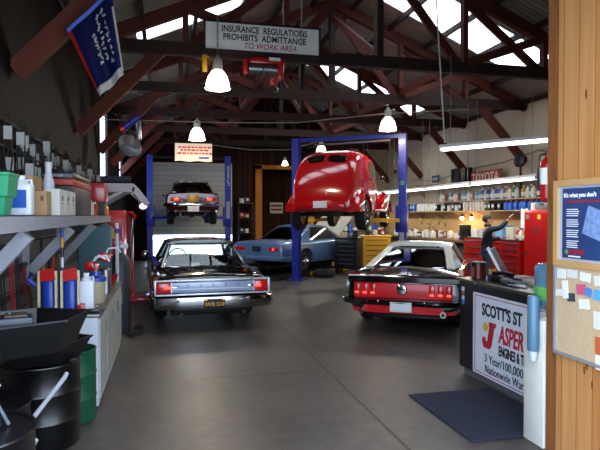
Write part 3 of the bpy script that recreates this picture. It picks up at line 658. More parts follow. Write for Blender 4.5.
# ------------------------------------------------------------------ hanging signs, hoist, flag
signw = mat('white_sign_board', '#f2f0ea', .6)
t = thing('hanging_sign', 'white sign reading insurance regulations prohibits admittance to work area', 'sign', (1.69, 9.82, 4.92), 0)
MB().box((0, 0, 0), (2.02, .05, .47)).build('board', signw, t, 0)
b = MB()
for z in (-.25, .25): b.box((0, -.01, z), (2.08, .08, .035))
for x in (-1.025, 1.025): b.box((x, -.01, 0), (.035, .08, .5))
b.build('frame', timber2, t, 0)
text('INSURANCE  REGULATIONS', .155, ink, t, (.03, -.03, .13), (pi/2, 0, 0), sx=.78, bold=.003)
text('PROHIBITS  ADMITTANCE', .155, ink, t, (.03, -.03, -.01), (pi/2, 0, 0), sx=.82, bold=.003)
text('TO WORK AREA', .14, redink, t, (.12, -.03, -.145), (pi/2, 0, 0), shear=.25, sx=.9, bold=.001)
b = MB()
for i in range(26): b.tube([((.014*cos(q) if i % 2 else 0), (0 if i % 2 else .014*cos(q)), .05*i+.03*sin(q)) for q in [j*pi/4 for j in range(8)]], .005, 5, closed=True)
tag(b.build('hanging_chain', steel, loc=(2.36, 9.72, 4.85)), 'steel chain hanging in front of the right end of the insurance sign', 'chain')
t = thing('chain_hoist', 'red electric chain hoist hanging under the insurance sign', 'hoist', (1.68, 9.85, 4.3), 0)
MB().box((.08, 0, .24), (.62, .16, .1), bev=.02).build('bracket', redp, t); MB().box((.32, 0, .1), (.1, .2, .36), bev=.02).build('end_plate', redp, t); MB().box((-.3, 0, .12), (.07, .2, .26), bev=.02).build('end_plate', redp, t)
MB().lathe([(.07, -.27), (.1, -.25), (.1, -.02), (.07, 0), (.09, .02), (.09, .26)], (.0, 0, .1), (1, 0, 0), 20).build('motor', steel, t)
MB().box((.2, -.11, .26), (.2, .01, .06)).build('name_label', plate, t, 0)
MB().cyl((.22, 0, .0), (.22, 0, -.14), .01, n=6).build('hoist_chain', steel, t); MB().ball((.2, 0, -.12), .06, sc=(1, .7, 1.2)).build('hook_block', redp, t)
MB().tube([(.24+.04*sin(a), 0, -.24+.05*cos(a)) for a in [j*.55-.3 for j in range(9)]], .012, 6).build('hook', steel, t)
t = thing('pendant_control', 'yellow pendant control hanging left of the bell lamp', 'control', (.66, 9.75, 4.42), 0)
MB().box((0, 0, 0), (.09, .06, .3), bev=.02).build('grip', yellow, t); MB().cyl((0, 0, .14), (0, 0, .4), .01, n=6).build('cable', black, t); MB().tube([(.05, 0, .12), (.1, 0, .08), (.08, 0, -.02)], .012, 6).build('guard', yellow, t)

t = thing('flag', 'dark blue glossy flag with red edge and silver lettering, hung from the brace', 'flag', (-.68, 5.7, 3.485), 0)
c0 = [V((-.235, .07, .11)), V((.18, -.0, .51)), V((.30, -.06, -.32)), V((.07, -.02, -.54))]  # left, top, right, bottom
def fp(u, v, off=0):
    p = c0[0]*(1-u)*(1-v)+c0[1]*u*(1-v)+c0[2]*u*v+c0[3]*(1-u)*v
    return p+V((0, -.03*sin(3*u*pi)*(.3+v)-off, 0))
def fpatch(u0, u1, v0, v1, nm, m, off, par, n=12):
    b = MB(); g = [[b.bm.verts.new(fp(u0+(u1-u0)*i/n, v0+(v1-v0)*j/n, off)) for i in range(n+1)] for j in range(n+1)]
    g2 = [[b.bm.verts.new(fp(u0+(u1-u0)*i/n, v0+(v1-v0)*j/n, off-.006)) for i in range(n+1)] for j in range(n+1)]
    for G in (g, g2):
        for j in range(n):
            for i in range(n): b._f([G[j][i], G[j][i+1], G[j+1][i+1], G[j+1][i]])
    for e in (lambda G: G[0], lambda G: G[-1], lambda G: [r[0] for r in G], lambda G: [r[-1] for r in G]):
        A, B = e(g), e(g2)
        for i in range(n): b._f([A[i], A[i+1], B[i+1], B[i]])
    return b.build(nm, m, par, 60)
navy = mat('navy_satin', '#0a1038', .3, coat=.4); silv = mat('silver_print', '#9a968c', .4)
f = fpatch(0, 1, 0, 1, 'cloth', navy, 0, t); fpatch(0, .07, .05, .9, 'red_border', mat('flag_red', '#8e1712', .4), .006, t); fpatch(.02, .98, .9, 1, 'silver_border', silv, .006, t); fpatch(.95, 1, .2, .95, 'silver_border', silv, .006, t); fpatch(0, 1, 0, .05, 'blue_border', mat('pale_blue_satin', '#5573c4', .3), .006, t)
b = MB(); rnd = random.Random(3)
for row, (u0, v0, v1) in enumerate(((.74, .12, .8), (.6, .14, .72), (.44, .3, .68))):
    n = 9
    for k in range(n):
        v = v0+(v1-v0)*k/n; pts = [fp(u0+rnd.uniform(-.05, .05), v+rnd.uniform(0, .05), .014) for _ in range(4)]; b.tube(pts, .009, 5)
b.build('silver_lettering', silv, t)
t = thing('banner', 'white fabric banner with red print hanging over the maroon coupe', 'banner', (.77, 15.95, 3.57), R(-1))
b = MB(); n = 16
A = [[(x_, y_, z_) for x_, y_, z_ in [((-.51+1.02*i/n), .012*sin(i*1.3)*(1-j), (-.25+.5*j)+.012*sin(i*.8)*(1-j)) for i in range(n+1)]] for j in (0, 1)]
for i in range(n): b.hexa([A[0][i], A[0][i+1], (A[0][i+1][0], A[0][i+1][1]+.01, A[0][i+1][2]), (A[0][i][0], A[0][i][1]+.01, A[0][i][2]), A[1][i], A[1][i+1], (A[1][i+1][0], A[1][i+1][1]+.01, A[1][i+1][2]), (A[1][i][0], A[1][i][1]+.01, A[1][i][2])])
b.build('cloth', mat('cream_banner_cloth', '#c9bfae', .8), t, 0)
b = MB()
for z, w0, w1, h in ((.14, -.42, .42, .05), (.06, -.36, .4, .05), (-.03, -.44, .44, .05)):
    x = w0
    while x < w1: l = rnd.uniform(.05, .12); b.box((x+l/2, -.016, z), (l, .004, h)); x += l+.025
b.build('red_print', redink, t, 0); MB().box((.28, -.016, -.15), (.28, .004, .05)).build('blue_print', mat('blue_ink', '#24348c', .6), t, 0)
for x in (-.48, .48): MB().cyl((x, .005, .24), (x, .1, 1.15), .005, n=5).build('hanging_cord', black, t)

t = thing('hanging_reel', 'round grey dish with a blue cylinder hanging high by the left wall', 'reel', (-.74, 12.3, 3.28), 0)
MB().lathe([(0, -.05), (.1, -.045), (.2, -.02), (.255, .03), (.265, .035), (.255, .05), (.1, -.02), (0, -.03)], (0, 0, -.02), (.45, -.8, .35), 32).build('dish', mat('dull_zinc', '#6d6c70', .4, .5), t)
MB().cyl((-.10, -.05, .36), (.2, -.05, .6), .07, n=18).build('cylinder', bluep, t); MB().cyl((-.16, -.05, .31), (-.10, -.05, .36), .072, n=18).build('end_cap', redp, t)
MB().box((.2, 0, .32), (.1, .1, .4), bev=.02).build('bracket', steel, t); MB().cyl((.2, 0, .5), (.2, 0, 1.6), .015, n=6).build('hanger', darksteel, t)

for pts, l in (([(XL+.1, 12.9, 3.9), (1.2, 12.9, 3.93), (3.0, 12.9, 3.99), (5.2, 12.9, 4.3), (7.5, 12.9, 4.5)], 'long grey cable strung across the middle of the garage'), ([(1.2, 17.5, 4.0), (2.6, 17.5, 3.86), (3.8, 17.5, 3.9), (5.2, 17.4, 4.3)], 'sagging cable strung to the left of the blue lift'), ([(9.2, 20, 3.2), (9.22, 18, 3.0), (9.22, 16, 3.25), (9.22, 14, 3.3), (9.2, 12, 3.5)], 'sagging cable pinned along the pale right wall')):
    tag(MB().tube(pts, .012, 6).build('cable', mat('grey_cable', '#77736a', .6), smooth=60), l, 'cable')
tag(MB().tube([(4.75, 8.95, 3.08), (4.6, 8.86, 4.5), (4.5, 8.8, 5.5), (4.45, 8.75, 6.85)], .014, 6).build('power_cord', white), 'white cord running up from the near strip light to the roof', 'cord')

# ------------------------------------------------------------------ right foreground: board, extinguisher, cooler, counter
t = thing('notice_board', 'cork notice board with pinned cards below the blue poster', 'board', (2.85, 3.1, 1.13), 0)
MB().box((-.012, 0, 0), (.02, 1.0, .64)).build('cork', mat('cork', '#cdb08a', .9, var=.2, scale=60, bump=.3), t, 0)
alum = mat('grey_board_edge', '#8b8c8e', .5)
b = MB(); b.box((-.0205, .505, .01), (.036, .02, .64)); b.box((-.0205, -.505, .01), (.036, .02, .64)); b.box((-.02, 0, -.325), (.035, 1.03, .02)); b.build('edge', alum, t, 0)
cards = [(.44, .26, .09, .07, '#e6e4dc'), (.33, .27, .1, .06, '#dcdad4'), (.20, .26, .1, .06, '#e9e8e4'), (.06, .25, .12, .07, '#e0ddd2'), (.40, .15, .06, .13, '#efeee8'), (.45, .12, .1, .05, '#e4e2da'), (.34, .10, .08, .06, '#3e4048'), (.24, .17, .09, .07, '#d05a78'), (.17, .16, .06, .06, '#4a86c8'), (.09, .15, .07, .07, '#58a6d8'), (.21, .07, .1, .07, '#e8e6de'), (.07, -.02, .1, .12, '#e2e0d8'), (.05, -.19, .11, .12, '#c8622c'), (.05, -.30, .1, .1, '#ece9e2'), (-.1, .2, .1, .1, '#ddd8cc'), (-.2, .0, .14, .18, '#e8e6e0')]
for i, (y, z, w, h, c) in enumerate(cards): MB().box((-.026-.001*(i % 3), y, z), (.003, w, h), rot=(R(rnd.uniform(-8, 8)), 0, 0)).build('pinned_card', mat('card'+c, c, .7, var=.05), t, 0)
t = thing('framed_poster', 'blue poster in a pine frame on the knotty pine wall', 'poster', (2.85, 3.1, 1.76), 0)
MB().box((-.012, 0, 0), (.02, .96, .56)).build('backing', mat('grey_passe_partout', '#b4bac4', .6), t, 0); MB().box((-.024, .0, 0), (.006, .87, .50)).build('print', mat('poster_navy', '#27406f', .45, var=.25, scale=3), t, 0)
fr = mat('pine_frame', '#c79a63', .5); b = MB()
for z in (-.29, .29): b.box((-.02, 0, z), (.04, 1.04, .045))
for y in (-.5, .5): b.box((-.0195, y, 0), (.039, .045, .534))
b.build('frame', fr, t, 0); rt = (pi/2, 0, -pi/2)
text("It's what you don't", .042, plate, t, (-.03, .42, .2), rt, 'poster_heading', .001, align='LEFT', bold=.0015); b = MB()
y = .39
while y > -.1: l = rnd.uniform(.02, .05); b.box((-.028, y-l/2, .155), (.002, l, .014)); y -= l+.008
b.build('red_line_print', redink, t, 0); b = MB()
for r_ in range(4):
    for k in range(4):
        l = rnd.uniform(.1, .13); b.box((-.028, .39-l/2, .10-.075*r_-.015*k), (.002, l, .006))
b.build('small_print', plate, t, 0)
MB().box((-.028, .11, .0), (.002, .2, .2), rot=(.3, 0, 0)).build('engine_drawing', mat('pale_blue_print', '#7d97c4', .5, var=.7, scale=30), t, 0)
text('JASPER', .05, redink, t, (-.03, .37, -.205), rt, 'poster_logo', .001, shear=.3, align='LEFT', bold=.001); MB().lathe([(0, 0), (.018, 0), (.018, .002), (0, .002)], (-.027, .39, -.205), (-1, 0, 0), 10).build('logo_disc', mat('logo_green', '#4f9a5a', .5), t)
MB().box((-.027, .31, -.235), (.002, .12, .01)).build('logo_underline', plate, t, 0)

t = thing('fire_extinguisher', 'red fire extinguisher hung on the end of the pine wall', 'extinguisher', (2.935, 3.845, 1.93), 0)
MB().lathe([(.045, 0), (.056, .015), (.058, .03), (.058, .28), (.045, .325), (.022, .345), (.022, .36)], n=24).build('cylinder', redp, t); MB().lathe([(.0592, .13), (.0592, .26)], n=24, caps=False).build('label', plate, t)
MB().box((0, 0, .375), (.04, .04, .04), bev=.01).build('valve', steel, t); MB().bar((-.0, 0, .39), (-.10, -.0, .40), .015, .012).build('handle', steel, t); MB().bar((0, 0, .375), (-.08, -.0, .355), .015, .012).build('lever', steel, t); MB().tube([(.0, .0, .38), (-.06, .02, .36), (-.075, .02, .25), (-.07, .02, .1)], .009, 8).build('hose', black, t); MB().ball((.0, -.035, .385), .018).build('gauge', chrome, t); MB().box((0, -.075, .2), (.03, .05, .2)).build('wall_bracket', darksteel, t)

t = thing('water_cooler', 'tall white water cooler at the end of the pine wall', 'cooler', (3.01, 3.88, 0), 0)
MB().box((0, 0, .50), (.34, .25, 1.0), bev=.012).build('cabinet', mat('cooler_white', '#dad8ce', .4), t)
MB().box((0, .125, .75), (.26, .02, .3), bev=.01).build('dispensing_recess', graybox, t); MB().lathe([(.13, 0), (.13, .03), (.1, .05)], (0, 0, .98), n=20).build('collar', white, t)
d = MB().lathe([(.043, 0), (.046, .02), (.046, .42), (.04, .43)], (-.215, -.06, .76), n=20).build('cup_dispenser', mat('blue_grey_tube', '#4a7088', .35), t); d['label'] = 'blue grey cup dispenser tube'
MB().lathe([(.022, 0), (.036, .09), (.04, .09)], (-.215, -.06, .68), n=18).build('paper_cone_cup', mat('paper_cup', '#b9c4d4', .7), d)
t = thing('water_bottle', 'blue grey water bottle with green label on the white cooler', 'bottle', (3.01, 3.88, 1.0), 0)
MB().lathe([(.03, .03), (.04, .06), (.125, .1), (.135, .14), (.135, .26), (.128, .28), (.135, .3), (.135, .40), (.11, .43), (0, .44)], n=28).build('bottle_shell', mat('blue_grey_bottle', '#54788f', .15, coat=.5), t)
MB().lathe([(.1365, .15), (.1365, .25)], n=28, caps=False).build('label', mat('leaf_green_label', '#5ea84e', .5), t)

t = thing('service_counter', 'black service counter carrying the white engine repair sign', 'counter', (3.3, 4.0, 0), 0)
MB().box((.4, .92, .58), (.8, 1.84, .98)).build('body', mat('black_laminate', '#0e0e12', .3), t, 0); MB().box((.42, .92, .045), (.74, 1.8, .09)).build('kick_base', graybox, t, 0)
MB().box((.41, .92, 1.085), (.9, 1.92, .035), bev=.01).build('counter_top', mat('dark_grey_laminate', '#35302c', .3), t); MB().box((-.035, .92, 1.085), (.012, 1.9, .03)).build('edge_strip', mat('worn_metal_edge', '#5c554c', .4, .5), t, 0)
for z, c in ((.98, '#cfd8e8'), (.93, '#c4502c'), (.88, '#b9c6e0'), (.825, '#2c6cc0')): MB().box((-.005, 1.76, z), (.006, .05, .045)).build('sticker', mat('sticker'+c, c, .5), t, 0)
t = thing('counter_sign', "white repair shop sign reading Scott's on the black counter front", 'sign', (3.285, 4.8, .545), 0)
MB().box((0, 0, 0), (.02, 1.42, .87)).build('board', mat('white_sign_plastic', '#d4d8e2', .4), t, 0)
dkred = mat('deep_red_print', '#b3202c', .5); b = MB()
for z in (-.41, .41): b.box((-.011, 0, z), (.003, 1.34, .008))
for y in (-.67, .67): b.box((-.011, y, 0), (.003, .008, .82))
b.build('border', dkred, t, 0)
text("SCOTT'S ST", .175, ink, t, (-.013, .53, .27), rt, align='LEFT', sx=.76, bold=.005)
jb = MB(); jb.prism([(-.0125, .51-u, v*.92+.005) for u, v in ((.12, .17), (.25, .17), (.235, .12), (.215, .12), (.165, -.09), (.13, -.14), (.02, -.14), (-.01, -.08), (.0, -.02), (.055, -.02), (.06, -.06), (.085, -.06), (.125, .12), (.11, .12))], (-.003, 0, 0)); jb.build('logo_letter', dkred, t, 0)
text('ASPER', .25, dkred, t, (-.013, .22, .06), rt, 'logo_lettering', align='LEFT', shear=.2, sx=.58, bold=.006)
text('ENGINES & TRANSMISSIONS', .14, ink, t, (-.013, .22, -.105), rt, align='LEFT', sx=.5, bold=.003)
text('3 Year/100,000', .125, ink, t, (-.013, .48, -.235), rt, align='LEFT', sx=.86)
text('Nationwide Warranty', .12, ink, t, (-.013, .47, -.345), rt, align='LEFT', sx=.8)
MB().lathe([(0, 0), (.045, 0), (.045, .003), (0, .003)], (-.0165, .45, .10), (-1, 0, 0), 12).build('logo_disc', mat('logo_yellow', '#d8b02c', .5), t)
o = MB().box((0, 0, .008), (.92, 1.2, .016), bev=.006).build('floor_mat', mat('navy_carpet', '#1d2236', .95, var=.3, scale=120, bump=.6), smooth=0, loc=(2.83, 4.6, 0)); tag(o, 'navy carpet mat on the floor before the black counter', 'mat')
# counter clutter
CT = 1.103
t = thing('tin_can', 'dark red round tin at the far end of the black counter', 'tin', (3.43, 5.66, CT)); MB().lathe([(.075, 0), (.08, .005), (.08, .15), (.075, .155)], n=24).build('body', mat('dark_red_tin', '#5a1d18', .3, .4), t); MB().lathe([(.083, .15), (.083, .185), (.06, .195)], n=24).build('lid', black, t); MB().box((-.078, -.0, .08), (.01, .06, .1)).build('label', mat('tin_label', '#8c4a3c', .5), t)
t = thing('pencil_box', 'small blue box of yellow pencils on the black counter', 'box', (3.47, 5.44, CT)); MB().box((0, 0, .035), (.09, .08, .07)).build('tray', mat('navy_card', '#20284c', .5), t, 0)
for k in range(5): MB().cyl((-.03+.015*k, rnd.uniform(-.02, .02), .02), (-.035+.018*k, rnd.uniform(-.02, .02), .13), .006, n=6).build('pencil', mat('pencil_yellow', '#dcb53a', .5), t)
t = thing('desk_phone', 'black phone with handset on the black counter', 'phone', (3.52, 5.30, CT), R(20)); MB().box((0, 0, .03), (.2, .22, .05), rot=(0, .12, 0), bev=.01).build('base', black, t); MB().tube([(-.02, -.12, .08), (-.03, 0, .1), (-.02, .12, .08)], [.03, .018, .03], 10).build('handset', black, t); MB().box((.04, 0, .065), (.08, .12, .008)).build('keypad', graybox, t, 0)
t = thing('card_terminal', 'small dark card terminal between phone and papers', 'terminal', (3.42, 5.10, CT), R(-15)); MB().box((0, 0, .03), (.1, .18, .06), bev=.015).build('body', mat('dark_grey_plastic', '#2c2d32', .4), t); MB().box((0, .04, .062), (.07, .06, .004)).build('screen', mat('grey_green_lcd', '#7b8a80', .3), t, 0)
t = thing('stapler', 'grey desk tool lying beside the papers on the counter', 'stapler', (3.40, 4.90, CT), R(40)); MB().box((0, 0, .015), (.05, .18, .02), bev=.006).build('base', steel, t); MB().box((0, 0, .05), (.04, .18, .025), rot=(.12, 0, 0), bev=.008).build('arm', graybox, t)
for i, (x, y, r_, c, l) in enumerate(((3.66, 4.93, 10, '#c9b98a', 'yellow folder under the papers on the counter'), (3.70, 4.96, -14, '#dad7cc', 'white paper sheaf topmost on the yellow folder'), (3.62, 4.62, 25, '#b8b49f', 'pale papers nearest the water bottle on the counter'), (3.86, 5.35, 5, '#8d8f90', 'grey magazine behind the black phone'))):
    b = MB()
    for k in range(4): b.box((rnd.uniform(-.01, .01), rnd.uniform(-.01, .01), .004+.006*k), (.23, .32, .005), rot=(0, 0, R(rnd.uniform(-6, 6))))
    tag(b.build('paper_stack', mat('paper'+c, c, .7), smooth=0, loc=(x, y, CT+(.026 if i == 1 else 0))), l, 'papers').rotation_euler = (0, 0, R(r_))
t = thing('display_panel', 'slim dark panel with white edge leaning above the counter', 'panel', (3.62, 5.58, CT), R(-33))
MB().box((.02, .0, .18), (.07, .16, .36), rot=(0, R(-27), 0)).build('panel', mat('dark_red_panel', '#3a1414', .4), t, 0); MB().box((-.02, -.02, .18), (.03, .17, .38), rot=(0, R(-27), 0)).build('white_edge', white, t, 0); MB().box((.08, 0, .01), (.1, .12, .02)).build('foot', black, t, 0)

# ------------------------------------------------------------------ left: wall shelf and what stands on it
shelfp = mat('dull_grey_white_paint', '#8d8f96', .6, var=.15)
t = thing('wall_shelf', 'long grey white shelf on diagonal brackets along the left wall', 'shelf', (-1.16, 6.6, 1.76))
MB().box((0, 0, 0), (.5, 7.0, .1)).build('board', shelfp, t, 0)
for y in (-2.25, -.35, 1.5, 3.3):
    b = MB(); b.bar((-.26, y, -.60), (.2, y, -.08), .08, .10); b.bar((-.25, y, -.66), (-.25, y, -.05), .09, .06, up=(0, 1, 0)); b.build('bracket', shelfp, t, 0)
SZ = 1.815
t = thing('tote_bin', 'green plastic bin at the near end of the left shelf', 'bin', (-1.12, 4.12, SZ)); gp = mat('bright_green_plastic', '#178a5c', .4)
MB().lathe([(.11, 0), (.12, .01), (.14, .12)], n=4, phase=pi/4).build('lower_body', gp, t, 0); MB().lathe([(.145, .12), (.165, .13), (.18, .26), (.19, .27), (.19, .285), (.17, .285)], n=4, phase=pi/4).build('upper_body', gp, t, 0); MB().tube([(-.1, 0, .27), (-.06, 0, .31), (.06, 0, .31), (.1, 0, .27)], .008, 6).build('handle', black, t)
def jug(name, label, loc, m, w, h, cap, lab=None, group=None, cat='jug', rz=0):
    t = thing(name, label, cat, loc, rz, group)
    MB().box((0, 0, h*.4), (w, w*.75, h*.8), bev=w*.12).build('body', m, t); MB().lathe([(w*.4, h*.76), (w*.3, h*.86), (w*.16, h*.9), (w*.16, h*.93)], n=14).build('shoulder', m, t); MB().lathe([(w*.19, h*.92), (w*.19, h), (w*.17, h)], n=14).build('cap', cap, t)
    MB().tube([(w*.2, 0, h*.88), (w*.42, 0, h*.9), (w*.46, 0, h*.75)], w*.06, 6).build('handle', m, t)
    if lab: MB().box((.0, -w*.385, h*.42), (w*.62, .004, h*.45)).build('label', lab, t, 0)
    return t
milk = mat('milky_white_plastic', '#d4d8de', .4); bl = mat('blue_label', '#2356b0', .5)
jug('oil_jug', 'white jug with a blue label beside the green bin', (-1.06, 4.6, SZ), milk, .17, .30, milk, bl)
def carton(label, loc, d, m=tan, rz=0, flaps=True, name='carton', tape='#7d5f3d'):
    t = thing(name, label, 'box', loc, rz); MB().box((0, 0, d[2]/2), d, bev=.004).build('body', m, t, 0)
    MB().box((0, 0, d[2]+.001), (d[0]*.16, d[1], .003)).build('tape', mat('tape'+tape, tape, .5), t, 0); MB().box((d[0]*.25, -d[1]/2-.001, d[2]*.7), (d[0]*.18, .003, d[2]*.2)).build('printed_mark', mat('brown_print', '#5e4530', .7), t, 0); return t
carton('large brown carton behind the blue labelled jug', (-1.2, 5.12, SZ), (.3, .34, .33)); carton('small brown carton standing right of the blue labelled jug', (-1.0, 4.98, SZ), (.13, .2, .2))
for k in range(3):
    t = thing('file_box', 'white carton with dark marks on the left shelf, ' + ['nearest of three', 'middle of three', 'farthest of three'][k], 'box', (-.99, 5.55+.31*k, SZ), 0, 'three white cartons'); MB().box((0, 0, .12), (.13, .29, .24), bev=.004).build('body', mat('white_card', '#cfccc2', .6), t, 0)
    MB().box((.067, 0, .16), (.003, .04, .05)).build('dark_mark', ink, t, 0); MB().box((.067, 0, .11), (.003, .09, .006)).build('printed_line', ink, t, 0)
t = thing('spray_bottle', 'tall slim white bottle behind the white cartons', 'bottle', (-1.13, 6.0, SZ)); MB().lathe([(.05, 0), (.055, .02), (.055, .32), (.03, .42), (.03, .50)], n=16).build('body', milk, t); MB().lathe([(.034, .48), (.034, .53)], n=12).build('cap', white, t)
t = thing('tool_case', 'black case with an orange red band at the middle of the shelf', 'case', (-1.17, 7.2, SZ)); MB().box((0, 0, .16), (.40, 1.5, .32), bev=.01).build('lower_case', mat('charcoal_plastic', '#26272e', .5), t); MB().box((0, 0, .36), (.41, 1.52, .07), bev=.01).build('red_band', mat('orange_red_plastic', '#b03018', .5), t); MB().box((0, 0, .43), (.40, 1.5, .07), bev=.01).build('lid', black, t); MB().box((.0, -.765, .43), (.2, .01, .03)).build('latch', steel, t)
t = thing('parts_box', 'small bright red metal box near the far end of the shelf', 'box', (-1.0, 8.75, SZ)); MB().box((0, 0, .09), (.24, .36, .18), bev=.01).build('stand', darksteel, t); MB().box((0, 0, .33), (.30, .5, .28), bev=.01).build('body', redp, t); MB().box((0, -.2, .40), (.1, .02, .02)).build('handle', steel, t)
for i, (x, y, c, h, n_) in enumerate(((-1.0, 8.15, '#c8c2b4', .16, 'cream'), (-1.25, 8.3, '#3a5a38', .22, 'green'), (-.85+-.12, 8.35, '#a33020', .14, 'red'), (-1.0, 9.2, '#b8b8b4', .18, 'silver'), (-1.0, 9.6, '#202024', .2, 'black'), (-.97, 9.85, '#c08a2c', .13, 'amber'))):
    t = thing('spray_can', n_+' can among the clutter at the far end of the left shelf', 'can', (x, y, SZ)); MB().lathe([(.04, 0), (.045, .005), (.045, h), (.03, h+.02)], n=14).build('body', mat('can'+c, c, .35, .3), t); MB().lathe([(.018, h+.02), (.018, h+.05)], n=10).build('nozzle', white, t)
# belts
def belt(label, loc, grp, h):
    t = thing('fan_belt', label, 'belt', loc, 0, grp); w = .035
    MB().tube([(w*cos(a)*(1 if abs(sin(a)) > .4 else 1), 0, -h/2+(h/2)*math.copysign(abs(sin(a))**.8, sin(a))) for a in [2*pi*j/22 for j in range(22)]], .007, 6, closed=True).build('loop', rubber, t)
    MB().box((0, -.012, -h*.32), (.07, .006, .12)).build('card_sleeve', mat('belt_card', '#a3a29d', .7, var=.2, scale=20), t, 0); return t
B1 = belt('black fan belt with white card sleeve, upper row on the left wall', (-1.38, 5.55, 2.74), 'fan belts in the upper row', .55)
B2 = belt('black fan belt with white card sleeve, lower row on the left wall', (-1.38, 5.6, 2.42), 'fan belts in the lower row', .42)
for k in range(1, 32): dup(B1, loc=(-1.39+.035*(k % 3)*(1+k%2), 5.55+.2*k+rnd.uniform(-.06, .06), 2.70+rnd.uniform(-.10, .05)))
for k in range(1, 32): dup(B2, loc=(-1.39+.035*((k+1) % 3)*(1+k%2), 5.6+.2*k+rnd.uniform(-.06, .06), 2.44+rnd.uniform(-.08, .04)))
for z, l in ((2.68, 'upper steel rail the fan belts hang from'), (2.44, 'lower steel rail the fan belts hang from')): tag(MB().cyl((XL+.03, 5.3, z), (XL+.03, 11.9, z), .012, n=8).build('hanging_rail', darksteel), l, 'rail')
# hood frame further along
t = thing('wall_canopy', 'pale angled metal frame with a dark roll, beyond the long shelf', 'frame', (-1.42, 11.6, 2.3)); b = MB()
for y in (0, 1.1): b = MB(); b.bar((0, y, .05), (.82, y, .05), .06, .14); b.bar((.8, y, .07), (1.05, y, -.26), .06, .12); b.bar((0, y, -.35), (.6, y, .0), .05, .07); b.build('end_frame', mat('pale_grey_frame', '#b6b8c0', .6), t, 0)
MB().box((.4, .55, .13), (.8, 1.1, .03)).build('top_sheet', mat('pale_grey_frame', '#8e9096'), t, 0); MB().cyl((.06, .1, .22), (.74, .1, .22), .075, n=16).build('dark_roll', mat('navy_roll', '#161c2c', .6), t)
t = thing('work_light', 'small round lit work light beside the left lift column', 'light', (-.52, 13.0, 2.06)); MB().lathe([(0, 0), (.06, .01), (.11, .1), (.115, .12)], (0, .1, 0), (.3, -1, -.3), 18).build('reflector', steel, t); MB().ball((.03, -.0, -.03), .09, sc=(1, .5, .8)).build('bulb', mat('work_light_glow', '#ffffff', .4, emit=6), t); MB().tube([(0, .1, .02), (-.3, .1, .3), (-.9, .1, .35)], .02, 6).build('arm', steel, t)

# cabinet
t = thing('base_cabinet', 'white cabinet with steel top standing below the left shelf', 'cabinet', (-.88, 6.86, 0)); cw = mat('cabinet_white', '#b9bec8', .45, var=.06)
MB().box((0, 0, .44), (.52, 2.64, .84), bev=.004).build('body', cw, t, 0); MB().box((0, 0, .875), (.56, 2.68, .03), bev=.008).build('steel_top', mat('worn_steel_top', '#6b6a64', .3, .6, var=.4), t)
for k in range(4): d = MB().box((.268, -.99+.66*k, .47), (.018, .62, .74), bev=.005).build('door', mat('cabinet_door_grey', '#a5a49c', .5), t, 0); MB().cyl((.29, -.99+.66*k+.22, .6), (.29, -.99+.66*k+.22, .74), .008, n=8).build('handle', steel, d)
CZ = .892
t = thing('pump_canister', 'blue canisters with red panels and cream sticks on the cabinet', 'canister', (-.99, 5.74, CZ))
for x in (-.09, .1): MB().lathe([(.07, 0), (.08, .01), (.08, .3), (.05, .34)], (x, .04, 0), n=18).build('canister', bluedrum, t)
for x in (-.17, -.02, .03, .18): MB().box((x, -.06, .2), (.022, .02, .40)).build('stick', mat('cream_stick', '#c8bd92', .6), t, 0)
for x in (-.095, .105): MB().box((x, -.06, .36), (.13, .03, .11), rot=(-.25, -.18, 0)).build('red_panel', redp, t, 0)
MB().tube([(-.2, 0, .25), (-.28, 0, .32), (-.24, 0, .38)], .03, 8).build('spout', bluedrum, t); MB().box((.2, -.02, .04), (.06, .14, .07), bev=.01).build('foot_block', redp, t)
jug('oil_jug', 'cloudy white jug between the blue canisters and beige bucket', (-.76, 5.83, CZ), milk, .15, .36, white)
t = thing('bucket', 'beige bucket with a blue lid on the white cabinet', 'bucket', (-.72, 6.25, CZ)); MB().lathe([(.085, 0), (.09, .01), (.1, .25), (.098, .26)], n=24).build('body', mat('beige_plastic', '#a89a7c', .5), t); MB().lathe([(.108, .23), (.108, .27), (.06, .29), (.055, .33), (0, .33)], n=24).build('lid', bluedrum, t); MB().tube([(0, 0, .32), (-.02, 0, .44), (.03, 0, .5), (.1, .0, .46)], .012, 8).build('hose', milk, t)
for x, y, z, a, l in ((-.78, 6.45, 0, 0, 'red funnel with a white hose just behind the beige bucket'), (-.70, 7.0, .06, 1, 'red funnel with a white hose at the middle of the cabinet')):
    t = thing('oil_funnel', l, 'funnel', (x, y, CZ)); MB().lathe([(.07, 0), (.07, .28), (.05, .3)], n=16).build('can', bluedrum if a == 0 else steel, t); MB().box((0, 0, .37+z), (.15, .12, .1), rot=(0, .3, 0), bev=.02).build('red_head', redp, t); MB().tube([(0, 0, .4+z), (.04, 0, .47+z), (.14, 0, .48+z), (.18, 0, .42+z)], .012, 8).build('hose', milk, t)
t = thing('battery_charger', 'black lump of a tool lying on the steel top', 'tool', (-.68, 5.62, CZ)); MB().box((0, 0, .02), (.14, .06, .04), bev=.015).build('body', black, t); MB().cyl((.05, 0, .02), (.12, .06, .02), .012, n=8).build('shaft', steel, t)
t = thing('wrench', 'chrome wrench lying at the near corner of the cabinet top', 'wrench', (-.68, 5.72+.18, CZ)); MB().box((0, 0, .006), (.02, .16, .008), bev=.003).build('shank', chrome, t); MB().lathe([(.012, 0), (.022, 0), (.022, .01), (.012, .01)], (0, .085, .001), n=14).build('ring_end', chrome, t)
t = thing('drain_tray', 'red tray at the far end of the white cabinet', 'tray', (-.78, 7.9, CZ)); MB().lathe([(.14, .0), (.2, .12), (.21, .12), (.15, .005)], n=4, phase=pi/4, caps=False).build('sides', redp, t, 0); MB().box((0, 0, .006), (.2, .2, .012)).build('bottom', redp, t, 0)

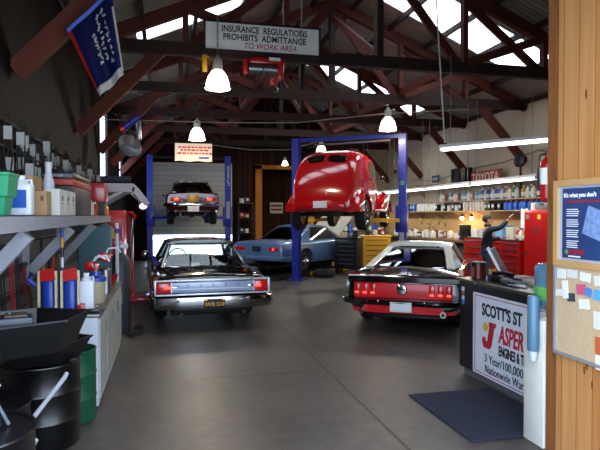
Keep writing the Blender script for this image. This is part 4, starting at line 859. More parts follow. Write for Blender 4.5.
# hoses and poles on the wall below the shelf
hz = [(5.1, '#6a1614', 'dark red air hose hanging nearest under the left shelf'), (5.3, '#141416', 'black hose hanging next to the nearest red hose'), (5.6, '#8a1c18', 'bright red hose hanging between two black ones'), (5.8, '#1a1a1e', 'thick black hose hanging left of the striped pole'), (6.3, '#6a4630', 'brown handled tool hanging right of the striped pole'), (6.9, '#1c1c1c', 'black hose hanging above the white jug'), (7.5, '#3a3a40', 'grey cable hanging above the beige bucket'), (4.75, '#4a3428', 'brown cord hanging in the corner by the black bins')]
for i, (y, c, l) in enumerate(hz):
    t = thing('air_hose', l, 'hose', (-1.38, y, 0)); MB().tube([(0, -.03, 1.55), (.0, -.02, 1.2), (.01, .02, .75), (.0, .08, .6), (-.0, .13, .75), (0, .08, 1.2), (.0, .02, 1.56)], .009, 7).build('loop', mat('hose'+c, c, .5), t); MB().cyl((-.03, 0, 1.56), (.05, 0, 1.58), .008, n=6).build('peg', steel, t)
t = thing('striped_pole', 'upright pole with white and yellow bands and a red cap', 'pole', (-1.02, 5.72+.35, .892)); 
for k in range(8): MB().cyl((0, 0, .1*k), (0, 0, .1*k+.1), .016, n=10).build('band', [white, black, yellow, bluedrum][k % 4], t)
MB().cyl((0, 0, .8), (0, 0, .86), .022, n=10).build('red_cap', redp, t)
for y0, z0, y1, z1, l in ((5.0, 1.28, 7.9, 1.30, 'wooden rail holding tools under the left shelf, upper one'), (5.0, 1.05, 7.9, 1.06, 'wooden rail holding tools under the left shelf, lower one')): tag(MB().bar((-1.405, y0, z0), (-1.405, y1, z1), .03, .05).build('tool_rail', timber2, smooth=0), l, 'rail')
for k in range(7):
    y = 6.05+.3*k; t = thing('hand_tool', ['wrench with a red grip', 'hammer with a wooden handle', 'dark pry bar', 'pale handled mallet', 'screwdriver with a black grip', 'orange gripped pliers', 'steel hand saw'][k]+' hanging on the rail under the left shelf', 'tool', (-1.37, y, 1.33)); MB().bar((0, 0, -.02), (0, .03, -.3), .02, .03, up=(1, 0, 0)).build('handle', mat('grip%d' % k, ['#8a1c18', '#8a6238', '#26262a', '#b59a6c', '#18181a', '#b8501c', '#6a4a2c'][k], .6), t); MB().box((0, 0, .0), (.04, .12, .04), bev=.008).build('head', darksteel, t)

# beyond the cabinet
t = thing('locker', 'narrow teal metal locker just past the white cabinet', 'locker', (-.98, 8.5, 0)); te = mat('teal_paint', '#2f5a60', .5); MB().box((0, 0, .83), (.42, .4, 1.66), bev=.006).build('body', te, t, 0); d = MB().box((0, -.205, .85), (.38, .012, 1.5)).build('door', te, t, 0); MB().box((.13, -.215, .9), (.02, .012, .12)).build('handle', steel, d)
t = thing('upright_pipe', 'pale upright pipe standing by the teal locker', 'pipe', (-.7, 8.7, 0)); MB().cyl((0, 0, 0), (0, 0, 1.7), .025, n=10).build('pipe', milk, t); MB().cyl((0, 0, 1.55), (0, 0, 1.62), .035, n=10).build('coupling', bluedrum, t)
t = thing('tool_cabinet', 'tall red cabinet with yellow label along the left wall', 'cabinet', (-.98, 10.5, 0)); MB().box((0, 0, .95), (.55, .6, 1.9), bev=.01).build('body', redp, t)
for k in range(4): d = MB().box((0, -.305, .3+.42*k), (.5, .015, .38)).build('drawer', redp, t, 0); MB().box((0, -.318, .43+.42*k), (.3, .012, .02)).build('handle', chrome, d)
MB().box((.1, -.32, 1.5), (.14, .006, .18)).build('label', yellow, t, 0)
t = thing('gas_cylinder', 'dark grey gas cylinder in front of the tall red cabinet', 'cylinder', (-.68, 9.05, 0)); MB().lathe([(.13, 0), (.15, .03), (.15, 1.05), (.12, 1.18), (.04, 1.24), (.035, 1.3)], n=22).build('shell', mat('slate_paint', '#30343a', .5), t); MB().box((0, 0, 1.33), (.06, .06, .08), bev=.01).build('valve', steel, t); MB().lathe([(.05, 0), (.05, .03)], (.07, -.02, 1.34), (0, -1, 0), 14).build('gauge', white, t)
t = thing('engine_crane', 'red upright machine beside the left lift column', 'crane', (-.75, 12.45, 0)); MB().box((0, 0, .95), (.16, .14, 1.9), bev=.01).build('mast', redp, t); MB().bar((0, 0, 1.85), (.12, -.3, 1.78), .08, .08).build('boom', redp, t, 0); MB().box((.18, -.3, .1), (.5, .8, .08), bev=.01).build('base', redp, t); MB().cyl((0, -.1, .9), (.08, -.2, 1.74), .04, n=10).build('ram', chrome, t)
for x, y in ((.4, -.65), (-.02, -.65), (.4, .05)): MB().lathe([(.03, -.02), (.05, -.02), (.05, .02), (.03, .02)], (x, y, .05), (1, 0, 0), 12).build('caster', rubber, t)
t = thing('jack', 'red and yellow floor machine standing past the gas cylinder', 'jack', (-.9, 11.1, 0)); MB().box((0, 0, .5), (.35, .4, .9), bev=.03).build('body', redp, t); MB().box((0, -.21, .7), (.2, .02, .2)).build('yellow_panel', yellow, t, 0); MB().cyl((.1, 0, .9), (.14, -.1, 1.4), .02, n=8).build('handle', white, t)
for x in (-.12, .12): MB().lathe([(.02, -.02), (.05, -.02), (.05, .02), (.02, .02)], (x, -.15, .05), (1, 0, 0), 12).build('wheel', rubber, t)
tag(MB().tube([(-.50+.1*cos(a)+.006*a, 8.9+.32*sin(a), .02+.003*a) for a in [j*.45 for j in range(40)]], .012, 6).build('hose_coil', black), 'black hose coiled on the floor beside the white cabinet', 'hose')

# ------------------------------------------------------------------ foreground drums and pans
def drum(label, loc, r, h, m, lid=True, open_=False, rz=0):
    t = thing('steel_drum', label, 'drum', loc, rz)
    pr = [(r*.97, 0), (r*1.0, .012)]
    for f in (.33, .66): pr += [(r, h*f-.02), (r*1.035, h*f), (r, h*f+.02)]
    pr += [(r, h-.02), (r*1.03, h-.008), (r*1.02, h)]
    if open_: pr += [(r*.98, h), (r*.96, h-.02), (r*.96, .02), (0, .02)]
    else: pr += [(r*.97, h), (r*.965, h-.018), (0, h-.018)]
    MB().lathe(pr, n=40, caps=False).build('shell', m, t)
    return t
bk = mat('glossy_black_drum_paint', '#040406', .35, coat=.15)
d1 = drum('black steel drum under the black drain pans', (-.97, 4.82, 0), .29, .66, bk)
d2 = drum('dark green open steel drum between black drum and cabinet', (-.83, 5.31, 0), .215, .63, mat('dark_green_drum_paint', '#0b4a30', .45), open_=True)
t = drum('black steel drum with a hand pump, nearest to the viewer', (-.90, 2.86, 0), .29, .82, bk)
MB().lathe([(.05, 0), (.035, .02), (.035, .26), (.045, .28), (.045, .32)], (-.02, -.02, .80), n=16).build('pump_body', chrome, t); MB().tube([(-.02, -.02, 1.05), (.12, .0, 1.07), (.14, .0, 1.02)], .014, 8).build('pump_spout', chrome, t); MB().cyl((.1, .1, .80), (.1, .1, .84), .035, n=14).build('bung', darksteel, t); MB().ball((-.13, .14, .82), .03).build('small_bung', chrome, t)
MB().tube([(.06, .02, 1.04), (.1, .03, .98), (.12, .05, .92), (.16, .08, .81)], .008, 8).build('blue_hose', mat('pale_blue_hose', '#55646e', .4), t)
t = thing('drum_trolley', 'chrome tubular trolley handle in front of the black drums', 'trolley', (-.665, 3.4, -.03))
MB().tube([(-.13, -.1, .02), (-.13, -.12, .56), (-.12, -.1, .64), (.05, .30, .84), (.06, .33, .86)], .014, 10).build('handle_tube', mat('bright_zinc_tube', '#b9bdc6', .3, .5), t); MB().tube([(-.04, -.16, .02), (-.04, -.18, .50), (-.05, -.16, .58), (-.03, -.1, .62)], .014, 10).build('handle_tube', mat('bright_zinc_tube', '#b9bdc6'), t); MB().box((-.085, -.06, .045), (.26, .34, .03), bev=.008).build('foot_plate', darksteel, t); MB().ball((-.1, -.02, .66), .02).build('joint_bolt', chrome, t)
bp_ = mat('matte_black_pan', '#050508', .4)
def pan(label, loc, rz, w, l, h, tilt=(0, 0)):
    t = thing('drain_pan', label, 'pan', loc, rz); b = MB()
    o = [(-w/2, -l/2), (w/2, -l/2), (w/2, l*.2), (0, l*.62), (-w/2, l*.2)]
    def rg(s, z): return [(x*s, y*s, z) for x, y in o]
    b.loft([rg(.75, 0), rg(.95, h*.8), rg(1.0, h), rg(1.04, h), rg(1.04, h+.012), rg(.98, h+.012), rg(.93, h*.8), rg(.73, .02)]); b.build('tray', bp_, t, 30); t.rotation_euler = (tilt[0], tilt[1], rz); return t
pan('wide black drain pan on top, its pointed corner towards the cabinet', (-.96, 4.45, .84), R(-62), .68, .68, .23)
pan('lower black drain pan resting on the black drum', (-.95, 4.80, .665), R(-75), .60, .58, .15, (.0, .0))
t = thing('battery', 'dark blue grey battery case lying in the top drain pan', 'battery', (-1.08, 4.25, .98), R(12)); MB().box((0, 0, .07), (.34, .2, .13), bev=.02).build('case', mat('slate_blue_plastic', '#262c3c', .35), t); MB().box((.06, .0, .14), (.14, .14, .02), bev=.005).build('lid', mat('brown_strip', '#4a3a30', .6), t)
for x in (-.1, .02): MB().cyl((x, .0, .135), (x, 0, .16), .012, n=10).build('terminal', steel, t)
t = drum('second black drum against the wall behind the near pump drum', (-1.12, 3.78, 0), .29, .66, bk)
jug('oil_jug', 'black oil jug standing on the drum by the left wall', (-1.14, 3.8, .645), black, .2, .2, black)

# ------------------------------------------------------------------ right wall: benches, shelves, chests, goods
def shelf(label, x0, x1, y0, y1, z, m=None, name='wall_shelf', cat='shelf'):
    t = thing(name, label, cat, ((x0+x1)/2, (y0+y1)/2, z)); MB().box((0, 0, -.015), (x1-x0, y1-y0, .03)).build('board', m or mat('pale_shelf_wood', '#b89d70', .6), t, 0)
    n = int((y1-y0)/1.6)+1
    for k in range(n+1): y = -(y1-y0)/2+.05+(y1-y0-.1)*k/n; b = MB(); b.bar((.5*(x1-x0)-.01, y, -.3), (.5*(x1-x0)-.01, y, -.03), .03, .02, up=(0, 1, 0)); b.bar((-.3*(x1-x0), y, -.03), (.5*(x1-x0)-.02, y, -.24), .02, .02); b.build('bracket', steel, t, 0)
    return t
shelf('long pale lower shelf on the right wall over the workbench', 8.75, 9.28, 11.7, 20.5, 1.95)
shelf('second shelf on the right wall holding coloured bottles', 8.85, 9.28, 11.7, 17.5, 2.26)
shelf('top shelf on the right wall carrying speaker and red letters', 8.95, 9.28, 11.7, 20.5, 2.72)
b = thing('workbench', 'long workbench against the right wall under the shelves', 'bench', (8.85, 17.4, 0)); MB().box((0, 0, 1.03), (.8, 6.6, .06)).build('bench_top', mat('worn_bench_wood', '#6e5234', .6), b, 0); MB().box((.05, 0, .5), (.6, 6.4, .98)).build('cupboard_base', mat('bench_base_grey', '#3c3e42', .6), b, 0)
for k in range(5): MB().box((-.26, -2.6+1.3*k, .55), (.02, 1.1, .7)).build('door', mat('bench_base_grey', '#3c3e42'), b, 0)
protos = {}
def good(kind, col, loc, label, grp, s=1, rz=0):
    key = (kind, col)
    if key not in protos:
        m = mat('goods'+col, col, .4, var=.1); lm = mat('goods_label', '#d8d6cc', .5)
        t = thing({'bottle': 'plastic_bottle', 'box': 'parts_carton', 'can': 'paint_can', 'jug': 'fluid_jug', 'binder': 'binder'}[kind], label, {'bottle': 'bottle', 'box': 'box', 'can': 'can', 'jug': 'jug', 'binder': 'binder'}[kind], loc, rz, grp)
        if kind == 'bottle': MB().lathe([(.045, 0), (.05, .01), (.05, .17), (.02, .21), (.02, .23)], n=12).build('body', m, t); MB().lathe([(.024, .225), (.024, .26)], n=10).build('cap', lm if col not in ('#c8c8c4', '#e0ddd2') else redp, t); MB().lathe([(.051, .04), (.051, .12)], n=12, caps=False).build('label', lm, t)
        if kind == 'box': MB().box((0, 0, .1), (.16, .14, .2), bev=.004).build('body', m, t, 0); MB().box((-.082, 0, .12), (.004, .09, .08)).build('label', lm, t, 0)
        if kind == 'binder': MB().box((0, 0, .13), (.2, .07, .26), bev=.004).build('body', m, t, 0); MB().box((-.102, 0, .16), (.004, .04, .1)).build('label', lm, t, 0)
        if kind == 'can': MB().lathe([(.07, 0), (.075, .005), (.075, .16), (.07, .165), (.06, .16)], n=16).build('body', m, t); MB().lathe([(.0765, .03), (.0765, .12)], n=16, caps=False).build('label', lm, t)
        if kind == 'jug': MB().box((0, 0, .1), (.12, .15, .2), bev=.02).build('body', m, t); MB().lathe([(.04, .19), (.022, .23), (.022, .25)], n=10).build('neck', m, t); MB().lathe([(.026, .24), (.026, .27)], n=10).build('cap', redp if col != '#b01c1c' else lm, t)
        protos[key] = t; t.scale = (s, s, s); return t
    t = dup(protos[key], loc=loc, rz=rz, label=label); t['group'] = grp; t.scale = (s, s, s); return t
CN = {'#1c5ac0': 'bright blue', '#c8c8c4': 'pale grey', '#e0ddd2': 'white', '#b01c1c': 'red', '#6fb6d8': 'light blue', '#18181c': 'black', '#c08a2c': 'amber', '#3a7a4a': 'green', '#7a6aa8': 'violet', '#c48a7a': 'salmon pink', '#8a6238': 'brown'}
def row(x, y0, y1, z, spec, where, step, s=1.0):
    y = y0; i = 0
    while y < y1:
        k, c = spec[i % len(spec)] if not callable(spec) else spec(y)
        good(k, c, (x+rnd.uniform(-.04, .04), y, z), '%s %s standing on %s' % (CN[c], {'bottle': 'bottle', 'box': 'carton', 'can': 'tin', 'jug': 'jug', 'binder': 'binder'}[k], where), '%s %ss on %s' % (CN[c], k, where), s)
        y += step*rnd.uniform(.95, 1.12); i += 1
row(8.9, 11.85, 13.5, 1.95, [('jug', '#1c5ac0')], "the lower right wall shelf next to the tall red cabinet", .2, 1.0)
row(8.9, 14.3, 15.5, 1.95, [('binder', '#e0ddd2'), ('binder', '#c48a7a'), ('binder', '#e0ddd2')], 'the lower right wall shelf left of the blue jugs', .11)
row(8.9, 13.6, 14.25, 1.95, [('box', '#18181c')], 'the lower right wall shelf between jugs and binders', .2)
row(8.9, 15.6, 17.2, 1.95, [('box', '#18181c'), ('can', '#c8c8c4')], 'the lower right wall shelf at the middle of the bench', .24, 1.1)
row(8.9, 17.3, 18.8, 1.95, [('jug', '#e0ddd2')], 'the lower right wall shelf near the blue lift column', .22, 1.2)
row(8.9, 18.9, 20.2, 1.95, [('box', '#1c5ac0'), ('box', '#18181c')], 'the far end of the lower right wall shelf', .3, 1.3)
row(8.98, 11.85, 13.4, 2.26, [('bottle', '#e0ddd2'), ('bottle', '#c08a2c'), ('bottle', '#18181c'), ('bottle', '#e0ddd2'), ('bottle', '#3a7a4a')], 'the second right wall shelf above the blue jugs', .13, 1.3)
row(8.98, 13.5, 14.6, 2.26, [('bottle', '#1c5ac0'), ('bottle', '#c8c8c4'), ('bottle', '#7a6aa8')], 'the second right wall shelf below the red letters', .13, 1.3)
row(8.98, 14.7, 17.2, 2.26, [('bottle', '#6fb6d8'), ('bottle', '#6fb6d8'), ('box', '#c48a7a'), ('box', '#c8c8c4'), ('bottle', '#b01c1c')], 'the second right wall shelf below the speaker', .17, 1.2)
row(9.08, 17.6, 20.2, 2.72, [('box', '#b01c1c'), ('box', '#18181c'), ('box', '#b01c1c')], 'the top right wall shelf left of the speaker', .36, .8)
row(9.0, 14.4, 20.4, 1.06, [('can', '#c8c8c4'), ('jug', '#e0ddd2'), ('box', '#8a6238'), ('can', '#b01c1c'), ('jug', '#c8c8c4'), ('box', '#18181c'), ('bottle', '#1c5ac0')], 'the long workbench by the right wall', .25, 1.15)
row(8.65, 17.0, 20.4, 1.06, [('jug', '#e0ddd2'), ('can', '#c8c8c4'), ('box', '#e0ddd2'), ('can', '#18181c')], 'the front edge of the long workbench', .33, 1.1)
for k, (y, z, r_) in enumerate(((18.6, 1.5, .14), (17.9, 1.62, .12), (17.4, 1.55, .1), (19.2, 1.62, .12), (18.2, 1.35, .13))):
    t = thing('pulley', ['largest pale ring hung on the pegboard', 'pale ring hung right of the largest ring', 'small ring nearest the black monitor', 'pale ring farthest along the pegboard', 'lowest pale ring on the pegboard'][k], 'ring', (9.22, y, z)); MB().lathe([(r_*.55, -.02), (r_, -.02), (r_, .02), (r_*.55, .02), (r_*.55, -.02)], (0, 0, 0), (1, 0, 0), 22, caps=False).build('ring', mat('pale_wood_ring', '#d8b478', .5), t); MB().cyl((.05, 0, r_*.5), (-.04, 0, r_*.55), .01, n=6).build('peg', steel, t)
t = thing('monitor', 'black flat monitor on the workbench under the lit bulbs', 'monitor', (8.75, 15.2, 1.06), R(90)); MB().box((0, 0, .28), (.62, .04, .38), bev=.01).build('screen', black, t); MB().cyl((0, .03, 0), (0, .03, .14), .03, n=10).build('neck', black, t); MB().box((0, .03, .01), (.24, .2, .02), bev=.005).build('foot', black, t)
for y, l in ((15.9, 'left of two bare warm bulbs under the shelf'), (15.35, 'right of two bare warm bulbs under the shelf')):
    t = thing('task_lamp', l, 'lamp', (9.05, y, 1.72)); MB().ball((0, 0, 0), .06).build('bulb', mat('warm_bulb_glow', '#ffd9a0', .4, emit=9), t); MB().lathe([(.03, .04), (.05, .06), (.04, .12), (.01, .13)], n=14).build('socket', darksteel, t); MB().cyl((0, 0, .12), (0, 0, .2), .006, n=6).build('cord', black, t)
    l_ = bpy.data.lights.new('bulb_light', 'POINT'); l_.energy = 14; l_.color = (1, .75, .45); l_.shadow_soft_size = .06; lo = bpy.data.objects.new('bulb_light', l_); COL.objects.link(lo); lo.parent = t; lo.location = (-.08, 0, -.02)
def chest(label, x, y0, y1, h, n, cols=1, z0=.12, name='tool_chest'):
    t = thing(name, label, 'tool chest', (x, (y0+y1)/2, 0), 0, 'red tool chests'); w = y1-y0
    MB().box((.28, 0, (h+z0)/2), (.56, w, h-z0), bev=.008).build('body', redp, t, 0); MB().box((.28, 0, h+.01), (.58, w+.02, .02)).build('top_mat', black, t, 0)
    for c in range(cols):
        for k in range(n):
            z = z0+.03+(h-z0-.06)*(k+.5)/n; hh = (h-z0-.06)/n-.015; yc = -w/2+w*(c+.5)/cols
            d = MB().box((-.008, yc, z), (.02, w/cols-.05, hh)).build('drawer', redp, t, 0); MB().box((-.025, yc, z+hh*.3), (.02, w/cols-.12, .016)).build('handle', chrome, d, 0)
    for yy in (-w*.4, w*.4):
        for xx in (.08, .48): MB().lathe([(.02, -.02), (.06, -.02), (.06, .02), (.02, .02)], (xx, yy, .06), (0, 1, 0), 14).build('caster', rubber, t)
    return t
chest('wide red tool chest right of the man, beside the tall red cabinet', 8.0, 11.45, 12.75, 1.2, 7, 2); chest('red tool chest left of the man, next to the workbench', 8.0, 12.85, 13.95, 1.2, 6)
t = thing('tall_cabinet', 'tall plain red steel cabinet right of the tool chests', 'cabinet', (8.3, 10.86, 0)); MB().box((0, 0, .965), (.6, .86, 1.93), bev=.01).build('body', redp, t); d = MB().box((-.31, 0, .98), (.02, .80, 1.8), bev=.004).build('door', redp, t, 0); MB().box((-.325, .3, .95), (.02, .04, .14), bev=.005).build('handle', chrome, d)
MB().box((-.322, .28, 1.78), (.004, .1, .1)).build('sticker', mat('grey_green_sticker', '#6a7a74', .5), d, 0); MB().box((-.322, -.12, 1.78), (.004, .1, .1)).build('sticker', mat('yellow_sticker', '#d6c23a', .5), d, 0)
b = MB()
for k in range(3): b.bar((-.322, .2-.02*k, 1.5-.05*k), (-.322, -.18, 1.58-.05*k), .004, .014)
b.build('silver_script', steel, d, 0)
t = thing('storage_case', 'grey case lying on top of the tall red cabinet', 'case', (8.25, 10.75, 1.935)); MB().box((0, 0, .08), (.4, .5, .16), bev=.03).build('body', mat('mid_grey_plastic', '#63676a', .5), t); MB().box((-.2, 0, .12), (.02, .14, .03)).build('handle', black, t)
good('can', '#e0ddd2', (8.2, 11.2, 1.935), 'white tin on top of the tall red cabinet', 'tins on the tall cabinet')
t = thing('speaker', 'black square speaker on the top right wall shelf', 'speaker', (9.0, 15.87, 2.72)); MB().box((0, 0, .28), (.26, .86, .56), bev=.01).build('case', black, t); MB().lathe([(0, 0), (.1, .01), (.16, .03), (.17, .03)], (-.13, 0, .30), (-1, 0, 0), 24).build('cone', mat('cone_black', '#141414', .7), t)
t = thing('letter_sign', 'red sign with pale letters on the top right wall shelf', 'sign', (9.05, 14.6, 2.72)); MB().box((0, 0, .20), (.04, 1.56, .38)).build('board', mat('sign_red', '#9c1c22', .5), t, 0); text('TOYOTA', .36, mat('pale_letter', '#d8cfc0', .5), t, (-.024, 0, .19), rt, sx=.95, bold=.006)
t = thing('license_plate', 'dark plate with pale characters on the top shelf, left of the speaker', 'plate', (9.1, 17.8, 2.95)); MB().box((0, 0, .12), (.02, .5, .24)).build('plate', mat('navy_plate', '#1c2440', .5), t, 0); MB().box((-.012, 0, .12), (.004, .38, .1)).build('pale_characters', mat('plate_grey', '#9aa0ac', .5, var=.8, scale=40), t, 0)
t = thing('round_head_stand', 'round black headed stand rising above the right shelves', 'stand', (8.95, 12.8, 2.26)); MB().box((0, 0, .01), (.12, .2, .02)).build('foot', black, t, 0); MB().cyl((0, 0, 0), (0, 0, .82), .03, n=10).build('pole', black, t); MB().lathe([(0, -.05), (.14, -.05), (.18, -.02), (.18, .03), (.15, .05), (0, .05)], (-.02, 0, .97), (-1, -.2, .1), 26).build('head', black, t)
t = thing('paper_sheet', 'white notice hanging from the shelf left of the red cabinet', 'sheet', (8.4, 11.85, 1.55)); MB().box((0, 0, .12), (.006, .26, .62)).build('sheet', plate, t, 0); MB().box((-.004, 0, .42), (.01, .1, .02)).build('clip', steel, t, 0)
for i, (y, w, h, c, l) in enumerate(((12.0, .3, .3, '#c9c4b4', 'white box on the tool chest behind the man'), (12.45, .3, .34, '#7fb0dc', 'light blue box on the tool chest by the man'), (13.1, .4, .16, '#c4c4c0', 'pale tray of parts on the left tool chest'), (13.6, .3, .22, '#d8d6ce', 'white case on the left tool chest'))):
    carton(l, (8.25, y, 1.222), (.3, w, h), mat('bx'+c, c, .5), name='case')
for i, (y, c) in enumerate(((11.55, '#c08a2c'), (11.68, '#e0ddd2'), (11.8, '#b01c1c'))): good('bottle', c, (8.2, y, 1.222), CN[c]+' bottle on the tool chest beside the tall red cabinet', 'bottles on the tool chest', 1.1)

# middle distance: yellow and black tool carts, loose tyre
def cart(label, loc, rz, w, h, m, top, n):
    t = thing('tool_cart', label, 'tool cart', loc, rz); MB().box((0, 0, (h+.16)/2+.0), (w, .5, h-.16), bev=.01).build('body', m, t); MB().box((0, 0, h+.02), (w+.06, .54, .05), bev=.01).build('top_tray', top, t)
    for k in range(n):
        z = .22+(h-.28)*(k+.5)/n; hh = (h-.28)/n-.02
        d = MB().box((0, -.255, z), (w*.86, .02, hh)).build('drawer', m, t, 0); MB().box((0, -.275, z+hh*.3), (w*.7, .02, .018)).build('handle', darksteel if m == yellow else steel, d, 0)
    for sx in (-1, 1):
        for sy in (-1, 1): MB().lathe([(.02, -.02), (.075, -.02), (.075, .02), (.02, .02)], (sx*w*.42, sy*.18, .075), (1, 0, 0), 14).build('caster', rubber, t)
    return t
cart('yellow tool cart standing beyond the white roofed fastback', (6.62, 17.1, 0), R(-12), .92, 1.12, yellow, yellow, 5)
cart('black tool cabinet on casters right of the blue coupe', (5.54, 16.57, 0), R(-40), .75, 1.08, mat('black_cart_paint', '#101114', .35), black, 6)
for i, (x, y, c, k) in enumerate(((5.43, 16.6, '#c8c8c4', 'can'), (5.6, 16.63, '#1c5ac0', 'bottle'), (5.68, 16.42, '#18181c', 'box'))): good(k, c, (x, y, 1.126), '%s %s on top of the black tool cabinet' % (CN[c], {'can': 'tin', 'bottle': 'bottle', 'box': 'carton'}[k]), 'things on the black cabinet')
for i, (x, y, c, k) in enumerate(((6.35, 17.1, '#18181c', 'jug'), (6.6, 17.1, '#c8c8c4', 'can'), (6.85, 17.05, '#b01c1c', 'bottle'))): good(k, c, (x, y, 1.166), '%s %s on top of the yellow tool cart' % (CN[c], {'can': 'tin', 'bottle': 'bottle', 'jug': 'jug'}[k]), 'things on the yellow cart')
t = thing('spare_tire', 'loose tyre lying flat on the floor by the lift base', 'tyre', (4.53, 15.83, 0)); MB().lathe([(.19, .02), (.28, 0), (.32, .05), (.33, .11), (.32, .17), (.28, .22), (.19, .2), (.175, .11), (.19, .02)], n=32, caps=False).build('tire', rubber, t)
t = thing('red_gas_can', 'small red can on the floor beside the yellow cart', 'can', (7.25, 16.7, 0)); MB().lathe([(.12, 0), (.13, .02), (.13, .3), (.05, .38), (.03, .42)], n=18).build('body', redp, t); MB().tube([(.1, 0, .3), (.12, 0, .42), (-.05, 0, .42), (-.1, 0, .3)], .012, 6).build('handle', black, t)

# back wall clutter
def rack(label, x0, x1, y, zs, h):
    t = thing('storage_rack', label, 'rack', ((x0+x1)/2, y, 0)); w = x1-x0
    for z in zs: MB().box((0, 0, z-.015), (w, .45, .03)).build('shelf_board', darksteel, t, 0)
    for sx in (-1, 1):
        for sy in (-1, 1): MB().box((sx*(w/2-.02), sy*.2, h/2), (.04, .04, h)).build('upright', darksteel, t, 0)
rack('dark storage rack on the back wall beside the rear lift', 2.85, 3.5, 22.65, (.5, 1.1, 1.7, 2.3), 2.35)
rack('storage rack at the right end of the back wall', 7.0, 9.1, 22.6, (.5, 1.15, 1.75, 2.3), 2.4)
def xrow(x0, x1, y, z, spec, where, step, s=1):
    x = x0; i = 0
    while x < x1:
        k, c = spec[i % len(spec)]; good(k, c, (x, y, z), '%s %s on %s' % (CN[c], {'bottle': 'bottle', 'box': 'carton', 'can': 'tin', 'jug': 'jug', 'binder': 'binder'}[k], where), '%s on %s' % (k, where), s, R(90)); x += step; i += 1
xrow(3.0, 3.4, 22.6, 1.7, [('box', '#b01c1c'), ('can', '#b01c1c')], 'the dark rack by the rear lift', .2, 1.1); xrow(3.0, 3.4, 22.6, 2.3, [('can', '#c8c8c4'), ('box', '#18181c')], 'the top of the dark rack', .22, 1.2); xrow(3.0, 3.4, 22.6, 1.1, [('box', '#18181c'), ('can', '#e0ddd2')], 'the middle of the dark rack', .2)
xrow(7.15, 9.0, 22.5, 1.15, [('box', '#8a6238'), ('can', '#c8c8c4'), ('jug', '#1c5ac0'), ('can', '#b01c1c'), ('jug', '#e0ddd2')], 'the middle board of the right back rack', .22, 1.2)
xrow(7.15, 9.0, 22.5, 1.75, [('box', '#18181c'), ('bottle', '#6fb6d8'), ('can', '#c8c8c4'), ('box', '#8a6238')], 'the upper board of the right back rack', .24, 1.2)
xrow(7.15, 9.0, 22.5, 2.3, [('box', '#8a6238'), ('box', '#18181c')], 'the top of the right back rack', .4, 1.5)
t = thing('wall_sign', 'white sign with red print in the dim back room', 'sign', (5.0, 25.5, 2.15)); MB().box((0, 0, 0), (.6, .03, .5)).build('board', plate, t, 0)
for z in (.1, -.08): MB().box((0, -.02, z), (.5, .005, .09)).build('red_print', mat('red_block_print', '#b01a1a', .6, var=.8, scale=30), t, 0)
t = thing('wooden_crate', 'orange wooden crate standing between the lift and back rack', 'crate', (6.55, 21.3, 0)); ow = mat('orange_wood', '#b9803a', .7); MB().box((0, 0, .9), (.5, .5, 1.8), bev=.01).build('body', ow, t, 0)
for z in (.2, .9, 1.6): MB().box((0, -.26, z), (.54, .03, .12)).build('slat', mat('pale_orange_wood', '#d09a50', .7), t, 0)

# ------------------------------------------------------------------ the mechanic
def skin(name, P, E_, rad, m, par, sub=1, root=0):
    me = bpy.data.meshes.new(name); me.from_pydata([V(p) for p in P], E_, []); o = bpy.data.objects.new(name, me); COL.objects.link(o)
    bm = bmesh.new(); bm.from_mesh(me); ly = bm.verts.layers.skin.verify(); bm.verts.ensure_lookup_table()
    for i, v in enumerate(bm.verts): r = rad[i]; v[ly].radius = (r if isinstance(r, tuple) else (r, r)); v[ly].use_root = (i == root)
    bm.to_mesh(me); bm.free(); o.modifiers.new('s', 'SKIN').use_smooth_shade = True; s = o.modifiers.new('u', 'SUBSURF'); s.levels = sub; s.render_levels = sub
    dg = bpy.context.evaluated_depsgraph_get(); m2 = bpy.data.meshes.new_from_object(o.evaluated_get(dg)); m2.materials.clear(); m2.materials.append(m); o.modifiers.clear(); o.data = m2; m2.polygons.foreach_set('use_smooth', [True]*len(m2.polygons)); o.parent = par; return o
man = thing('person', 'person in a navy jacket reaching up to the blue jugs', 'person', (7.45, 11.95, 0), R(-115))
# local frame: faces +y; right arm raised towards the shelf, left arm bent
J = dict(pel=(0, 0, .98), wa=(0, .01, 1.15), ch=(0, .02, 1.38), ne=(0, .02, 1.54), he=(0, .04, 1.66), top=(0, .03, 1.80), ls=(-.19, .02, 1.46), le=(-.25, .16, 1.22), lw=(-.16, .38, 1.28), rs=(.19, .03, 1.47), re=(.26, .27, 1.52), rw=(.24, .46, 1.72), lh=(-.1, 0, .93), lk=(-.12, .03, .50), la=(-.12, -.02, .09), lt=(-.13, .14, .04), rh=(.1, 0, .93), rk=(.12, .04, .50), ra=(.13, -.01, .09), rt=(.14, .15, .04))
keys = [k for k in J]; ix = {k: i for i, k in enumerate(keys)}; E1 = [('pel', 'wa'), ('wa', 'ch'), ('ch', 'ne'), ('ne', 'he'), ('he', 'top'), ('ch', 'ls'), ('ls', 'le'), ('le', 'lw'), ('ch', 'rs'), ('rs', 're'), ('re', 'rw'), ('pel', 'lh'), ('lh', 'lk'), ('lk', 'la'), ('la', 'lt'), ('pel', 'rh'), ('rh', 'rk'), ('rk', 'ra'), ('ra', 'rt')]
rad = dict(pel=.10, wa=.095, ch=.115, ne=.055, he=(.085, .1), top=(.065, .075), ls=.06, le=.042, lw=.03, rs=.06, re=.042, rw=.03, lh=.085, lk=.058, la=.042, lt=.04, rh=.085, rk=.058, ra=.042, rt=.04)
J['hem'] = (0, 0, .84); rad['hem'] = .13
skinm = mat('skin', '#b98264', .55); body_ = skin('body', [J[k] for k in keys], [(ix[a], ix[b]) for a, b in E1], [rad[k] for k in keys], skinm, man, 2)
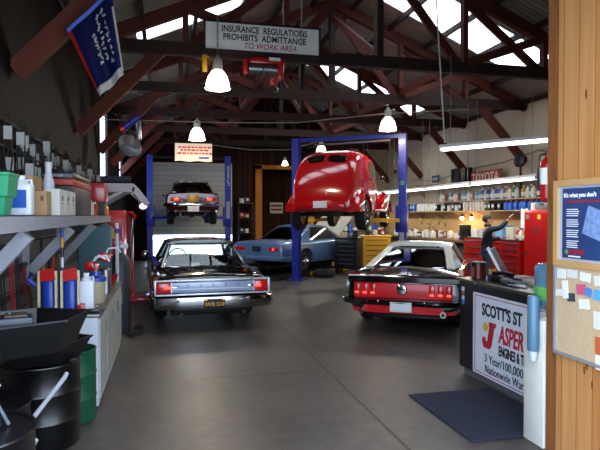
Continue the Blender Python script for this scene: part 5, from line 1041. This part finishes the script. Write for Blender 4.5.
def sub(name, ks, es, extra, m, mv=None):
    P = [(mv or {}).get(k, J[k]) for k in ks]; i = {k: n for n, k in enumerate(ks)}; rr = []
    for k in ks: r = rad[k]+(.03 if name == 'jacket' and k in ('pel', 'wa', 'ch', 'hem') else 0); rr.append(tuple(q+extra for q in r) if isinstance(r, tuple) else (r+extra, r+extra))
    return skin(name, P, [(i[a], i[b]) for a, b in es], rr, m, man, 2)
sub('jacket', ['pel', 'hem', 'wa', 'ch', 'ls', 'le', 'lw', 'rs', 're', 'rw'], [('pel', 'hem'), ('pel', 'wa'), ('wa', 'ch'), ('ch', 'ls'), ('ls', 'le'), ('le', 'lw'), ('ch', 'rs'), ('rs', 're'), ('re', 'rw')], .022, mat('navy_jacket', '#151a2c', .8, bump=.3, scale=8), mv=dict(lw=(-.17, .35, 1.27), rw=(.24, .43, 1.69)))
sub('trousers', ['pel', 'lh', 'lk', 'la', 'rh', 'rk', 'ra'], [('pel', 'lh'), ('lh', 'lk'), ('lk', 'la'), ('pel', 'rh'), ('rh', 'rk'), ('rk', 'ra')], .014, mat('blue_jeans', '#33415e', .85))
for s, k in ((-1, 'lt'), (1, 'rt')): MB().box((J[k][0], .05, .045), (.1, .29, .09), bev=.03).build('shoe', black, man)
MB().ball((0, .0, 1.735), .103, sc=(.92, 1.05, .95)).build('hair', mat('grey_brown_hair', '#3c342e', .9, bump=.6, scale=40), man); MB().box((0, .02, 1.57), (.17, .16, .07), bev=.03).build('collar', mat('navy_jacket', '#151a2c'), man)
for s in (-1, 1): MB().ball((s*.032, .125, 1.70), .011).build('eye', ink, man); MB().ball((s*.088, .03, 1.69), .025, sc=(.4, 1, 1.3)).build('ear', skinm, man)
MB().ball((0, .145, 1.675), .016, sc=(.8, 1.2, 1.4)).build('nose', skinm, man); MB().box((0, .13, 1.635), (.045, .012, .008)).build('mouth', mat('lips', '#8a5044', .6), man)
for s, wv, d in ((-1, J['lw'], V((.25, .9, .1))), (1, J['rw'], V((.0, .6, .8)))):
    d.normalize(); side = d.cross(V((0, 0, 1))).normalized(); w0 = V(wv); nrm = side.cross(d)
    P = [w0, w0+d*.05, w0+d*.09]; Ed = [(0, 1), (1, 2)]; RR = [.028, .034, .03]
    for q, (off, ln) in enumerate(((-.033, .065), (-.011, .08), (.011, .075), (.033, .055))):
        a = w0+d*.1+side*off; P += [a, a+d*ln*.5, a+d*ln*.85-nrm*.02]; n = len(P); Ed += [(2, n-3), (n-3, n-2), (n-2, n-1)]; RR += [.011, .009, .008]
    a = w0+d*.04-side*.04*s; P += [a, a+d*.04-side*.02*s]; n = len(P); Ed += [(1, n-2), (n-2, n-1)]; RR += [.012, .009]
    skin('hand', P, Ed, RR, skinm, man, 1)

# ------------------------------------------------------------------ light and camera
w = bpy.data.worlds.new('sky'); bpy.context.scene.world = w; w.use_nodes = True
bg = w.node_tree.nodes['Background']; bg.inputs[0].default_value = (.70, .84, 1.05, 1); bg.inputs[1].default_value = 6.5
cam = bpy.data.cameras.new('camera'); cam.lens = 33.6; cam.sensor_width = 36; cam.clip_start = .05
co = bpy.data.objects.new('camera', cam); COL.objects.link(co); co.location = (0, 0, 1.82); co.rotation_euler = (R(90-1.023), 0, R(-13.5))
sc = bpy.context.scene; sc.camera = co
sc.view_settings.view_transform = 'Standard'; sc.view_settings.look = 'None'; sc.view_settings.gamma = 1; sc.view_settings.use_curve_mapping = False; sc.view_settings.exposure = 0
sc.cycles.use_denoising = True; sc.cycles.max_bounces = 8; sc.cycles.diffuse_bounces = 5; sc.cycles.transparent_max_bounces = 12
